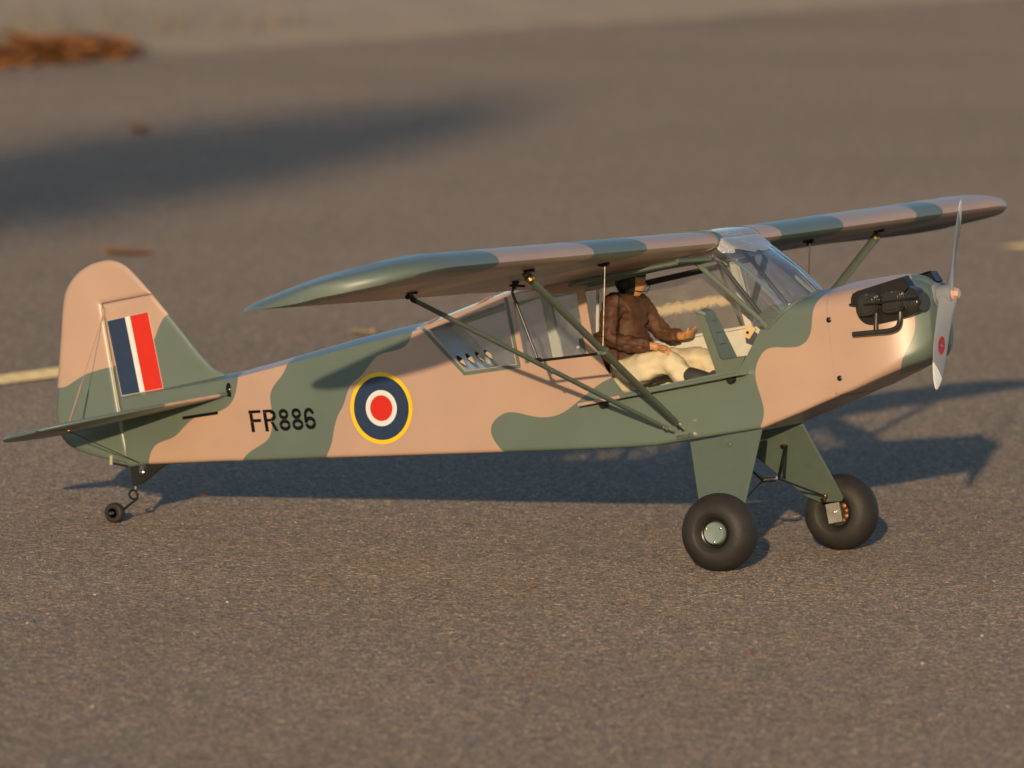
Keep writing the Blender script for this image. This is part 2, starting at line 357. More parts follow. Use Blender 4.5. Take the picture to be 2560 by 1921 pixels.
def leafquads(b, n, rx, ry, rz, size, upright=0.0):
    for _ in range(n):
        x, y, z = rx(), ry(), rz(); s = size * random.uniform(.5, 1.3); a = random.uniform(0, 6.28)
        tx, ty = math.cos(a), math.sin(a); ti = random.uniform(-.6, .6)
        if upright:
            h = s * random.uniform(2, 5); lx, ly = random.uniform(-.4, .4) * h, random.uniform(-.4, .4) * h
            b.add([(x - tx * s * .12, y - ty * s * .12, z), (x + tx * s * .12, y + ty * s * .12, z), (x + lx, y + ly, z + h)], [(0, 1, 2)])
        else:
            b.add([(x - tx * s, y - ty * s, z), (x + ty * s * .45, y - tx * s * .45, z + s * ti), (x + tx * s, y + ty * s, z + .1 * s), (x - ty * s * .45, y + tx * s * .45, z + s * .4)], [(0, 1, 2), (0, 2, 3)])
lb = MB(); leafquads(lb, 1800, lambda: -10.50 - abs(random.gauss(0, .2)), lambda: 13.2 + 4.2 * random.random() ** 1.2, lambda: random.uniform(.005, .07), .055)
tag(lb.build('leaf_litter', plain('fallen leaf litter', (0.25, 0.10, 0.03), .7, var=.5, scale=9)), 'orange brown fallen leaves along the verge at top left', kind='stuff')
gb = MB(); leafquads(gb, 1400, lambda: -10.95 - abs(random.gauss(0, .8)), lambda: 13 + 7 * random.random() ** 1.5, lambda: .02, .035, 1.0)
tag(gb.build('dry_grass', plain('dry grass', (0.20, 0.155, 0.095), .8, var=.35, scale=4)), 'dry tan grass on the verge', kind='stuff')

# fallen leaves and grit on the asphalt
def leaf(name, loc, length, width, curl, rz, col, label, group=None, cat='leaf'):
    nx, ny_ = 10, 4; vv = []; ff = []
    for i in range(nx + 1):
        t = i / nx; wd = width * (math.sin(math.pi * min(1, t * .93 + .05)) ** .8) * .5 * (1 + .18 * math.sin(t * 19))
        for j in range(ny_ + 1):
            s = j / ny_ * 2 - 1
            vv.append(((t - .5) * length, s * wd, curl * (abs(s) ** 1.6 * .7 + .5 * (2 * t - 1) ** 2) + .002 * noise.noise((t * 6, s * 3, length * 99))))
    for i in range(nx):
        for j in range(ny_): a = i * (ny_ + 1) + j; ff.append((a, a + 1, a + ny_ + 2, a + ny_ + 1))
    k = len(vv); vv2 = [(x, y, z + .0009) for x, y, z in vv]
    b = MB(); b.add(vv + vv2, ff + [tuple(i + k for i in reversed(f)) for f in ff])
    b.tube([(-length * .5, 0, curl * .5), (-length * .62, .004, curl * .6), (-length * .75, .01, curl * .9)], .0012, 5)
    o = b.build(name, plain(name + ' skin', col, .6, var=.3, scale=40)); o.location = loc; o.rotation_euler = (0, 0, rz)
    return tag(o, label, cat, group)
leaf('fallen_leaf', (-5.09, 7.10, .002), .118, .06, .012, R(24), (.30, .115, .035), 'large curled orange brown leaf lying just behind the top of the fin')
leaf('fallen_leaf', (-7.94, 12.54, .008), .058, .04, .02, R(30), (.20, .075, .035), 'dark brown leaf far back above the edge of the long shadow')
leaf('fallen_leaf', (-3.23, 4.75, .006), .05, .03, .01, R(20), (.44, .33, .18), 'pale straw coloured leaf behind the rear fuselage under the wing tip')
pt = [(-.70, 1.02, 0), (-.63, .55, 0)]
FRL = ['tiny reddish leaf fragment nearest to the front wheel on its left', 'tiny reddish leaf fragment straight left of the bigger near wheel', 'tiny reddish leaf fragment lowest on the left half of the asphalt', 'tiny reddish leaf fragment in the bottom middle of the asphalt', 'tiny reddish leaf fragment low in front of the near main wheel', 'tiny reddish leaf fragment left of the tail wheel', 'tiny reddish leaf fragment in the shadow strip right of the tail wheel', 'tiny reddish leaf fragment at the far right below the propeller', 'tiny reddish leaf fragment below and right of the near main wheel']
GRL = ['pale pebble below the tail wheel', 'pale pebble on the open asphalt below the serial number', 'pale pebble nearest the left edge of the picture', 'pale pebble lowest on the left, out of focus', 'pale pebble below the roundel', 'pale pebble at the right edge below the far wheel', 'pale pebble right of the near wheel in the foreground', 'pale pebble in the middle foreground left of the near wheel', 'pale pebble behind the rear fuselage, left one of two', 'pale pebble behind the rear fuselage, right one of two', 'pale pebble in the bottom right corner', 'pale pebble right of and below the tail wheel']
frag = [(1335, 1473), (1563, 1512), (1136, 1680), (1325, 1700), (1603, 1745), (122, 1248), (515, 1244), (2470, 1480), (1880, 1640)]
def ground_at(px, py):
    d = cf + cr * ((px - 1280) / 27470.0) - cu * ((py - 960.5) / 27470.0); t = -1.73062571 / d.z
    return (8.116066 + d.x * t, -17.80785653 + d.y * t)
for i, q in enumerate(frag):
    x, y = ground_at(*q)
    leaf('leaf_fragment', (x, y, .003), random.uniform(.005, .009), .005, .002, random.uniform(0, 3), (.34, .11, .06), FRL[i], 'reddish leaf fragments on the asphalt', 'leaf fragment')
grit = [(237, 1489), (568, 1508), (68, 1560), (230, 1769), (870, 1500), (2455, 1592), (2306, 1661), (1410, 1590), (700, 834), (840, 791), (2520, 1770), (450, 1400)]
for i, q in enumerate(grit):
    x, y = ground_at(*q); b = MB(); r_ = random.uniform(.0018, .0032)
    b.lathe((0, 0, r_ * .5), (0, 0, 1), [(-r_ * .6, r_ * .5), (-r_ * .2, r_), (r_ * .3, r_ * .85), (r_ * .6, r_ * .35)], 7)
    o = b.build('pebble', plain('pale pebble', (.52, .46, .34), .6, var=.2, scale=400), ang=20); o.location = (x, y, 0); o.rotation_euler.z = i
    tag(o, GRL[i], 'pebble', 'pale pebbles on the asphalt')

# unseen tree behind the photographer, crown shaped to cast the far shadow
def shadow_tree(bx, by, h, cw, ch):
    root = empty('shadow_caster_tree', (bx, by, 0)); tag(root, 'unseen slender tree outside the picture, crown shaped to cast the shadow on the far asphalt', 'tree')
    b = MB(); b.tube([(0, 0, 0), (.03, 0, h * .4), (-.02, .02, h * .8), (0, 0, h - .3)], [.07, .055, .04, .02], 8)
    for k in range(9):
        a = k * 2.4; z = h - ch * (.9 - .08 * k); b.tube([(0, 0, z - .15), (math.cos(a) * cw * .3, math.sin(a) * cw * .3, z + .15)], [.018, .006], 5)
    b.build('trunk', plain('tree bark', (.12, .085, .06), .9, var=.3), root)
    c = MB(); OUT = [(0, 0), (.13, .12), (.49, .05), (.82, -.16), (1.42, -.56), (2.0, -1.0), (2.15, -1.45), (1.5, -1.6), (.92, -1.32), (.45, -.90), (.22, -.55), (.03, -.15)]
    OA = np.array(OUT); m_ = 0
    while m_ < 1500:
        p = np.array([[random.uniform(-.1, 2.3), random.uniform(-1.7, .2)]]); d = float(sdf(p, OUT)[0])
        if d < -.04 or random.random() > .35 + d * 3: continue
        m_ += 1; f = random.uniform(-.4, .4); s_ = .065 * random.uniform(.6, 1.3); a = random.uniform(0, 6.28); e = random.uniform(-1, 1)
        cpt = Vector((-.9285 * p[0, 0] + .371 * f, -.3714 * p[0, 0] - .928 * f, h + p[0, 1])) - Vector((-.9285 * 1.1, -.3714 * 1.1, 0)); u = Vector((math.cos(a), math.sin(a), e)).normalized() * s_; q = u.orthogonal().normalized() * s_ * .5
        c.add([cpt - u, cpt + q, cpt + u, cpt - q], [(0, 1, 2, 3)])
    c.build('crown', plain('tree leaves', (.05, .075, .025), .6, var=.3), root)
TIPG = Vector((-7.713, 14.912, 0)) + SUN_TO * (8.6 / SUN_TO.z)
shadow_tree(TIPG.x - .9285 * 1.1, TIPG.y - .3714 * 1.1, 8.6, 1.4, 1.5)

# ------------------------------------------------------------------ aeroplane
plane = empty('model_aeroplane'); tag(plane, 'radio controlled high wing model aeroplane in tan and green camouflage standing on the asphalt', 'model aeroplane')

HWC = .089
def hw(x):
    x = np.asarray(x, float)
    return np.where(x > -.36, HWC, HWC + (.013 - HWC) * np.minimum(1, (x + .36) / -1.0))
BOT = [(-1.315, .1035), (-1.2697, .1116), (-1.1064, .1261), (-1.038, .1304), (-.8901, .1434), (-.5326, .1723), (-.2819, .193), (-.2084, .2008), (-.1455, .2138), (-.003, .2405), (.0738, .2733), (.1456, .3057)]
bx_, bz_ = np.array(BOT).T
def zbot(x): return np.interp(x, bx_, bz_)
def yside(x, z):
    r = .007; d = np.clip(z - zbot(x), 0, r); return hw(x) - r + np.sqrt(np.maximum(0, r * r - (r - d) ** 2))

CA = [(-1.0787, .2821), (-1.0794, .2722), (-1.0842, .246), (-1.0988, .2255), (-1.1291, .2126), (-1.1676, .2058), (-1.1902, .1882), (-1.2126, .1639), (-1.2513, .1523), (-1.2644, .1354), (-1.2689, .1116)]
CB = [(-.9742, .3102), (-.982, .292), (-1.003, .2698), (-1.0104, .2526), (-1.0074, .233), (-1.0029, .2135), (-1.0051, .1881), (-1.0113, .1706), (-1.0341, .157), (-1.057, .143), (-1.0675, .1296)]
CC = [(-.8897, .1441), (-.8769, .1696), (-.8727, .2004), (-.8651, .2234), (-.8535, .2407), (-.8458, .2666), (-.8364, .2838), (-.8171, .2959), (-.8011, .3163), (-.782, .3382), (-.756, .3437), (-.7304, .3507), (-.7175, .3623), (-.7107, .3794)]
CD = [(-.5177, .1753), (-.5363, .1924), (-.5458, .2128), (-.5369, .2317), (-.513, .247), (-.4889, .2472), (-.4619, .242), (-.4319, .2403), (-.3995, .2477), (-.3725, .266), (-.3493, .2855), (-.3211, .3076), (-.3014, .3173)]
CE = [(-.0038, .2422), (.0029, .261), (.0031, .278), (-.0032, .2976), (-.0131, .3228), (-.0157, .3398), (-.0122, .3596), (0, .38), (.0167, .3878), (.0447, .3876), (.0693, .3901), (.0847, .4007), (.093, .4179), (.094, .4464), (.0975, .4693), (.1081, .4868)]
CF = [(.2883, .508), (.2937, .4548), (.2957, .4322), (.2884, .4094), (.2766, .3892), (.2692, .3719), (.2687, .3592)]
CA, CB, CC, CD, CE, CF = [chaikin(c, 2) for c in (CA, CB, CC, CD, CE, CF)]
POLYS = [
    [(-1.6, .9), (-1.079, .9)] + CA + [(-1.269, 0), (-1.6, 0)],
    [(-.974, .9)] + CB + [(-1.07, 0), (-.892, 0)] + CC + [(-.7107, .9)],
    CD + [(-.285, .325), (-.285, .9), (.118, .9), (.114, .50)] + CE[::-1] + [(-.006, 0), (-.518, 0)],
    [(.28, .9)] + CF + [(.268, 0), (.6, 0), (.6, .9)],
]
def camo_side(V, sx=1.0):
    P = np.stack([V[:, 0], V[:, 2]], 1); return np.max([sdf(P, p) for p in POLYS], 0)

def cdt_region(outer, holes, step, extra=(), low=False):
    vs_, es = [], []
    for ring in [outer] + list(holes):
        o = len(vs_); n = 0; pts = []
        for a, b in zip(ring, ring[1:] + ring[:1]):
            L = math.dist(a, b); k = max(1, int(L / (step * 1.2)))
            pts += [(a[0] + (b[0] - a[0]) * i / k, a[1] + (b[1] - a[1]) * i / k) for i in range(k)]
        vs_ += pts; es += [(o + i, o + (i + 1) % len(pts)) for i in range(len(pts))]
    oa = np.array(outer); x0, z0 = oa.min(0); x1, z1 = oa.max(0)
    gx, gz = np.meshgrid(np.arange(x0, x1, step), np.arange(z0, z1, step)); G = np.stack([gx.ravel(), gz.ravel()], 1)
    if len(extra):
        if low: G = G[G[:, 1] - zbot(G[:, 0]) > .0095]
        G = np.vstack([G, np.array(extra)])
    ok = inside(G, outer) & (seg_dist(G, outer) > step * .12)
    for h in holes: ok &= ~inside(G, h) & (seg_dist(G, h) > step * .25)
    vs_ += [tuple(p) for p in G[ok]]
    r = delaunay_2d_cdt([Vector(p) for p in vs_], es, [], 0, 1e-6)
    V = np.array([tuple(p) for p in r[0]]); F = np.array([f for f in r[2] if len(f) == 3])
    c = V[F].mean(1); keep = inside(c, outer)
    for h in holes: keep &= ~inside(c, h)
    return V, F[keep]

def slab(b, V, F, f3, thick, mi_in=0):
    """skin from 2D triangles: outer surface f3(V,0), inner f3(V,thick)"""
    n = len(V); P = list(f3(V, 0.0)) + list(f3(V, thick)); fs = [tuple(f) for f in F]; mi = [0] * len(fs)
    fi = [tuple(int(i) + n for i in reversed(f)) for f in F]
    cnt = {}
    for f in F:
        for a, c in ((f[0], f[1]), (f[1], f[2]), (f[2], f[0])):
            k = (min(a, c), max(a, c)); cnt.setdefault(k, []).append((a, c))
    rim = [(a, c, c + n, a + n) for k, l in cnt.items() if len(l) == 1 for a, c in [l[0]]]
    o = len(b.v); b.v += [tuple(map(float, p)) for p in P]
    for fl, m in ((fs, 0), (fi, mi_in), (rim, 0)):
        b.f += [tuple(int(i) + o for i in f) for f in fl]; b.mi += [m] * len(fl)

# wing geometry needed for the cabin top
AS = np.array([0, .0125, .025, .05, .075, .1, .15, .2, .3, .4, .5, .6, .7, .8, .9, .95, 1])
AU = np.array([2.85, 4.98, 5.96, 7.48, 8.52, 9.29, 10.4, 11.1, 11.8, 11.6, 10.8, 9.6, 7.9, 5.7, 3.2, 1.8, .5]) / 100
AL = np.array([2.85, 1.6, 1.12, .66, .4, .2, .05, 0, 0, 0, 0, 0, 0, 0, 0, 0, 0]) / 100
WLX, WLZ, WAL, WDI, WC, WK, WW = -.094, .5565, R(13.34), .0100, .375, 1.13, -.0232
SPAN, TA = 1.340, .200
def wing_pt(y, s, zo, up=None):
    ay = abs(y); a = WAL + WW * ay; c = WC; off = 0; dz = 0; t = 0
    if ay > SPAN - TA:
        t = min(1, (ay - (SPAN - TA)) / TA); f = max(0, 1 - t ** 2.35) ** (1 / 2.35); f = max(f, .05)
        off = (1 - f) * c / 2; c = c * f; dz = -.012 * t * t
    x = off + s * c; z = zo * WK * WC * ((c / WC) ** .42)
    if t > 0 and up is not None: e = .0050 * math.sqrt(max(0, 1 - (2 * s - 1) ** 14)) + .0008; q = 1 - (1 - t) ** 2.2; z = z * (1 - .30 * q) + q * (.0016 + 1.25 * e) if up else z * (1 - q) + q * (.0014 + .0030 * (1 - s) ** 2)
    return Vector((WLX - x * math.cos(a) + z * math.sin(a), y, WLZ + dz + WDI * (ay - .088) - x * math.sin(a) + z * math.cos(a)))
def wing_under(y, x):
    a = WAL + WW * abs(y); return WLZ + WDI * (abs(y) - .088) - (WLX - x) * math.tan(a)

W1O = [(-.6895, .39), (-.599, .3085), (-.4845, .3285), (-.5182, .4546)]
W1I = [(-.6755, .3885), (-.5975, .3165), (-.4937, .3345), (-.5195, .4435)]
W2I = [(-.5018, .4459), (-.475, .3348), (-.3466, .3589), (-.3703, .4731)]
def side_outline(near):
    top_r = [(.12437, .4395), (.0266, .4395), (.0071, .4199)]
    if near: opening = [(-.0069, .4172), (-.0456, .3456), (-.0902, .3358), (-.2748, .2924), (-.3104, .3339), (-.3384, .3951), (-.3557, .478)]
    else: opening = [(-.0069, .4172), (-.05, .4172), (-.108, .4075), (-.345, .3602), (-.3557, .478)]
    rest = [(-.3565, wing_under(.088, -.3565) - .003), (-.46, wing_under(.088, -.46) - .003), (-.5182, .4575), (-.6891, .389), (-.7116, .382), (-.8374, .3485), (-.9725, .3107), (-1.0787, .2818), (-1.3294, .2301)]
    return [(float(a), float(b)) for a, b in BOT] + top_r + opening + rest
FUS = empty('fuselage', parent=plane)
bot_rows = [(x, zbot(x) + d) for x in np.arange(-1.31, .143, .0045) for d in (.0009, .0024, .0045, .0072)]
for sgn in (-1, 1):
    V, F = cdt_region(side_outline(sgn < 0), [W1I, W2I], .0062, bot_rows, True)
    b = MB(); slab(b, V, F, lambda V, d, s=sgn: np.stack([V[:, 0], s * (yside(V[:, 0], V[:, 1]) - d), V[:, 1]], 1), .0032, 1)
    o = b.build('side_panel', [M_CAMO, M_CREAM if sgn > 0 else M_GREEN2], FUS, camo=camo_side)
# underside
b = MB(); xs = np.arange(-1.315, .1457, .0098); xs[-1] = .1456; ys = np.linspace(-1, 1, 13); vv = []; ff = []
for x in xs:
    for y in ys: vv.append((x, y * (hw(x) - .0068), zbot(x) - .0002))
for i in range(len(xs) - 1):
    for j in range(12): a = i * 13 + j; ff.append((a, a + 1, a + 14, a + 13))
b.add(vv, ff); b.build('belly_panel', M_CAMO, FUS, camo=camo_side)
# turtledeck behind the cabin (two gentle facets with a soft ridge)
TE_x = np.array([-1.3294, -1.0787, -.9725, -.8374, -.7116, -.6891, -.5182, -.46]); TE_z = np.array([.2301, .2818, .3107, .3485, .382, .389, .4575, .472])
def deck_row(x, n=11):
    ze = np.interp(x, TE_x, TE_z); h = .0155 * np.interp(x, [-1.33, -1.12, -.85], [.15, .6, 1]); w_ = float(hw(x)); out = []
    for k in range(n):
        t = -1 + 2 * k / (n - 1); out.append((x, t * w_, ze + h * (1 - abs(t) ** 1.35)))
    return out
def deck(x0, x1, step=.0095, n=11):
    vv = []; ff = []; m = int((x1 - x0) / step)
    for i in range(m + 1): vv += deck_row(x0 + (x1 - x0) * i / m, n)
    for i in range(m):
        for j in range(n - 1): a = i * n + j; ff.append((a, a + 1, a + n + 1, a + n))
    return vv, ff
b = MB(); b.add(*deck(-1.3294, -.6905)); b.build('turtledeck', M_CAMO, FUS, camo=camo_side)
# clear roof of the rear cabin with its frames
b = MB(); b.add(*deck(-.6885, -.468)); b.build('turtledeck_window', M_WIND, FUS, ang=60)
b = MB()
for x in (-.6895, -.580, -.467):
    row = deck_row(x); b.tube([(p[0], p[1] * .995, p[2] + .0008) for p in row], .0026, 6)
b.tube([(-.6895, 0, deck_row(-.6895)[5][2] - .002), (-.467, 0, deck_row(-.467)[5][2] - .002)], .003, 6)
b.build('roof_frame', M_TAN, FUS)
b = MB()
for s in (-1, 1):
    b = MB(); b.tube([(-.69, s * (float(hw(-.69)) - .001), .3895), (-.5182, s * (float(hw(-.5182)) - .001), .458), (-.46, s * (float(hw(-.46)) - .001), .4705)], .0022, 8)
    b.build('longeron', M_TAN, FUS)
# tail post closing the fuselage
b = MB(); b.add([(-1.3294, -.0155, .2301), (-1.3294, .0155, .2301), (-1.315, .0105, .1035), (-1.315, -.0105, .1035)], [(0, 1, 2, 3)]); b.build('stern_post', M_GREEN, FUS)
# tail plane slot and pushrod exits
b = MB()
def side_patch(poly, t0=.0002, t1=.0009, s=-1):
    n = len(poly); b.prism(poly, lambda p, t: (p[0], s * (float(yside(p[0], p[1])) + t), p[1]), t0, t1)
a0, a1 = np.array((-1.196, .2010)), np.array((-1.1205, .2145)); nrm = np.array((-.0135, .0755)) / .0767 * .0028
side_patch([tuple(a0 - nrm), tuple(a1 - nrm), tuple(a1 + nrm), tuple(a0 + nrm)])
b.build('pushrod_slot', M_INK, FUS)
b = MB(); ell = [(-1.0985 + .0052 * math.cos(t), .2605 + .0105 * math.sin(t)) for t in np.linspace(0, 2 * math.pi, 20)[:-1]]
side_patch(ell); side_patch([(-1.1005, .2450), (-1.0925, .2450), (-1.0925, .2535), (-1.1005, .2535)], .0002, .0011)
b.build('stabilizer_opening', [M_INK], FUS)
b = MB(); b.lathe((-1.0968, -float(hw(-1.0968)) - .0015, .2585), (0, 1, 0), [(0, .0014), (.001, .003), (.0015, .003)], 10); b.build('pushrod_fitting', M_BRASS, FUS)
b = MB(); b.add([(-.7020, -.062, .3905), (-.7020, .062, .3905), (-.5995, .0715, .3080), (-.5995, -.0715, .3080)], [(0, 1, 2, 3)]); b.add([(-.7030, -.062, .3900), (-.7030, .062, .3900), (-.6005, .0715, .3070), (-.6005, -.0715, .3070)], [(3, 2, 1, 0)]); b.build('cabin_bulkhead', plain('sky tinted white bulkhead', (.70, .78, .90), .35, var=.04), FUS)  # white panel; the blue of the sky light is mixed into its colour
# window frames (green strips) and panes
def strip(b, p0, p1, w_, s, t0=.0004, t1=.0016):
    p0, p1 = np.array(p0), np.array(p1); d = (p1 - p0) / np.linalg.norm(p1 - p0); n = np.array((-d[1], d[0])) * w_ / 2
    b.prism([tuple(p0 - n), tuple(p1 - n), tuple(p1 + n), tuple(p0 + n)], lambda p, t: (p[0], s * (float(hw(p[0])) + t), p[1]), t0, t1)
for s in (-1, 1):
    wn = empty('rear_window', parent=plane)
    b = MB(); strip(b, (-.6885, .3895), (-.599, .3115), .0065, s); strip(b, (-.602, .3115), (-.4835, .3318), .0065, s, .0006, .0019); strip(b, (-.4868, .3325), (-.5165, .4535), .0062, s)
    b.build('window_frame', M_GREEN, wn)
    b = MB(); b.prism(W1I, lambda p, t, s=s: (p[0], s * (float(hw(p[0])) - t), p[1]), .0012, .0018); b.build('pane', M_GLASS if s < 0 else M_GLASSFAR, wn)
    wn = empty('side_window', parent=plane)
    b = MB(); b.prism(W2I, lambda p, t, s=s: (p[0], s * (float(hw(p[0])) - t), p[1]), .0012, .0018); b.build('pane', M_GLASS if s < 0 else M_GLASSFAR, wn)
    b = MB()
    for a, c in zip(W2I, W2I[1:] + W2I[:1]): strip(b, a, c, .0022, s, -.0006, .0012)
    b.build('window_frame', M_CREAM if s > 0 else M_TAN, wn)
# louvre scoops on the near rear window
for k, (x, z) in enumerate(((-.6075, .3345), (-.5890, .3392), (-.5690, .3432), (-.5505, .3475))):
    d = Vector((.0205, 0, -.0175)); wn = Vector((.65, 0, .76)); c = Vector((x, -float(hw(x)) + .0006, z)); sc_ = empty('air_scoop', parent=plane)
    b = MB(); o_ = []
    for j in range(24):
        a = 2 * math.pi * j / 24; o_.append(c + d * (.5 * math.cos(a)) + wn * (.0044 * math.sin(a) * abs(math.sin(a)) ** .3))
    b.add([c] + o_, [(0, q + 1, (q + 1) % 24 + 1) for q in range(24)]); b.build('opening', M_INK, sc_)  # flat dark patch paints the shade inside the scoop
    b = MB(); ring = []
    for j in range(13):
        t = j / 12; sn = math.sin(math.pi * t)
        for q in range(6):
            a = q / 5; ring.append(c + d * (t - .5) + wn * (.0044 * sn ** 1.2 * (1 - a * 1.15)) + Vector((0, -.0052 * sn * math.cos(a * 1.5), 0)))
    ring = [c + d * (i // 6 / 12 - .5) + wn * (.0044 * math.sin(math.pi * (i // 6) / 12) * (1 - 1.25 * (i % 6) / 5)) + Vector((0, -.0048 * math.sin(math.pi * (i // 6) / 12) * math.sin(1.57 * (i % 6) / 5), 0)) for i in range(78)]
    b.add(ring, [(i * 6 + q, i * 6 + q + 1, i * 6 + q + 7, i * 6 + q + 6) for i in range(6 - k, 12) for q in range(5)]); b.build('hood', plain('straw scoop hood', (.38, .31, .19), .45), sc_)

# far cabin glazing, pillars and lining
far = empty('cabin_far_side', parent=plane)
FW = [(-.352, .3615), (-.112, .4085), (-.150, .5245), (-.3555, .476)]
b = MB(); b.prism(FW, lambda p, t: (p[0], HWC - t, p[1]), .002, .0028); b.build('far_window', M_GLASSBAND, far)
FQ = [(-.098, .418), (-.012, .418), (-.125, .526)]
b = MB(); b.prism(FQ, lambda p, t: (p[0], HWC - t, p[1]), .002, .0028); b.build('quarter_window', M_GLASS, far)
b = MB()
b.box(((-.143 - .108) / 2, .085, .467), .013, .006, .122, (Vector((.957, 0, .288)).normalized(), Vector((0, 1, 0)), Vector((-.288, 0, .957)).normalized()))
b.tube([(-.108, .083, .4095), (-.352, .083, .361)], .003, 6); b.tube([(-.1, .083, .42), (-.135, .083, .53)], .0022, 6)
b.build('door_post', M_CREAM, far)
b = MB(); b.tube([(-.1423, .084, .53), (-.008, .084, .435), (.0071, .086, .4199)], .004, 8); b.build('front_post', M_GREEN, far)
b = MB(); b.prism([(-.36, .462), (-.10, .527), (-.10, .5375), (-.36, .473)], lambda p, t: (p[0], HWC - t, p[1]), .0015, .005); b.build('roof_rail', plain('dark grey rail', (.035, .04, .05), .35), far)
# near front post and door frame edges
b = MB(); b.tube([(-.1423, -.0865, .536), (-.008, -.0865, .435), (.0071, -.0875, .4199)], .0050, 8, flat=.7); b.build('front_post', M_GREEN2, plane)
b = MB()
for s in (-1, 1):
    b = MB(); b.tube([(-.1132, s * .066, .5475), (-.0093, s * .066, .4354)], .0042, 8); b.build('cabin_brace', M_BLACK, plane)
b = MB(); b.tube([(-.37, .0, .47), (-.37, 0, .30)], .003, 6); b.tube([(-.37, -.08, .37), (-.37, .08, .37)], .003, 6)
b.build('rear_cabin_frame', M_CREAM, plane)

# cabin floor, seats
b = MB(); b.add([(-.40, -.083, .268), (-.40, .083, .268), (.10, .083, .345), (.10, -.083, .345)], [(0, 1, 2, 3)]); b.build('cabin_floor', M_GREEN2, plane)
b = MB(); b.add([(-.375, -.083, .268), (-.375, .083, .268), (-.375, .083, .35), (-.375, -.083, .35)], [(0, 1, 2, 3)]); b.box((-.34, 0, .287), .075, .15, .02); b.box((-.355, 0, .345), .012, .15, .085, (Vector((.97, 0, .25)), Vector((0, 1, 0)), Vector((-.25, 0, .97)))); b.build('rear_seat', M_GREEN2, plane)
seat = empty('front_seat', parent=plane)
LP = [(-.1397, .4408), (-.0958, .3326), (-.05, .3454), (-.0402, .3679), (-.0830, .3590), (-.0895, .3618), (-.1215, .4372)]
for s, nm in ((-1, 'side_plate'),):
    b = MB(); b.prism(LP, lambda p, t, s=s: (p[0], s * (.078 - t), p[1]), 0, .006); b.build(nm, M_GREEN2, seat)
b = MB(); n = 14; vv = []; ff = []
prof = [(-.1390, .4400), (-.133, .4455), (-.124, .4425), (-.1205, .4350), (-.088, .3585), (-.04, .366), (-.048, .346), (-.0945, .334)]
for v_ in np.linspace(0, 1, n):
    for (x, z) in prof:
        far_y = np.interp(z, [.334, .36, .44], [-.002, -.006, -.030]); y = -.0715 + (far_y + .0715) * v_; bl = math.sin(math.pi * v_)
        vv.append((x - .002 * bl, y, z + .0025 * bl))
m_ = len(prof)
for i in range(n - 1):
    for k in range(m_): a = i * m_ + k; c_ = i * m_ + (k + 1) % m_; ff.append((a, c_, c_ + m_, a + m_))
ff += [tuple(range(m_)), tuple((n - 1) * m_ + k for k in range(m_))]
b.add(vv, ff); b.build('cushion', M_GREYGREEN, seat)
b = MB()
for t in (.12, .40, .66):
    x, z = -.1205 + .0325 * t + .0012, .435 - .0765 * t
    b.tube([(x, -.058, z + .0015), (x, -.045, z + .0025), (x, -.036, z + .0022)], .0004, 5)
b.tube([(-.119, -.046, .4425), (-.1165, -.046, .4285), (-.113, -.046, .4205)], .0004, 5)
b.build('stitching', plain('dark stitching', (.06, .08, .07), .6), seat)
# instrument board behind the seat, pale tag with a hole
b = MB(); b.box((.035, 0, .425), .004, .165, .085, (Vector((.96, 0, -.28)), Vector((0, 1, 0)), Vector((.28, 0, .96)))); b.build('instrument_panel', M_CREAM, plane)
b = MB(); tg = [(-.074, .4095), (-.0561, .4196), (-.0473, .4128), (-.0596, .3951), (-.0722, .3988)]
b.prism(tg, lambda p, t: (p[0], -.02 + t, p[1]), 0, .003); tgo = b.build('wooden_bracket', plain('pale wood', (.66, .47, .25), .6), plane)
b = MB(); b.lathe((-.0632, -.0206, .4062), (0, 1, 0), [(0, .0028), (.0007, .0028)], 12); b.build('screw_hole', M_BLACKM, tgo)

# fold-down lower door (plank) with latch bumps, and folded-up upper door
b = MB(); ex = Vector((.3208, 0, .071)).normalized(); ez = Vector((-ex.z, 0, ex.x))
vv = []; ff = []; K = 40
for i in range(K + 1):
    p = Vector((-.3491, 0, .2695)) + ex * (.3285 * i / K)
    for y, z in ((-.0895, -.003), (-.1195, -.003), (-.1205, -.002), (-.1205, .002), (-.1195, .003), (-.0895, .003)): vv.append(p + Vector((0, y, 0)) + ez * z)
for i in range(K):
    for k in range(6): a = i * 6 + k; c_ = i * 6 + (k + 1) % 6; ff.append((a, c_, c_ + 6, a + 6))
ff += [tuple(range(6)), tuple(K * 6 + k for k in range(6))]
b.add(vv, ff); dl = b.build('lower_door', M_CAMO, plane, camo=lambda V: V[:, 0] + .2665)
for x in (-.060, -.3105):
    b = MB(); zc = .2695 + (x + .3491) * .2213 - .0065; b.lathe((x, -.0895, zc), (0, -1, 0), [(0, .0085), (.008, .0085), (.012, .006)], 20); b.build('door_bumper', M_BLACK, dl)
ud = empty('upper_door', parent=plane); b = MB()
def under(y, x, d): return (x, y, wing_under(y, x) - d)
for a, c in (((-.095, -.105), (-.20, -.12)), ((-.20, -.12), (-.20, -.33)), ((-.20, -.33), (-.095, -.345)), ((-.095, -.345), (-.095, -.105))):
    b.tube([under(a[0], a[1], .014), under(c[0], c[1], .011)], .0042, 6)
b.build('door_frame', M_GREEN, ud)
b = MB(); b.add([under(-.097, -.107, .013), under(-.198, -.122, .0105), under(-.198, -.328, .0105), under(-.097, -.343, .013)], [(0, 1, 2, 3)]); b.build('pane', M_GLASS, ud)
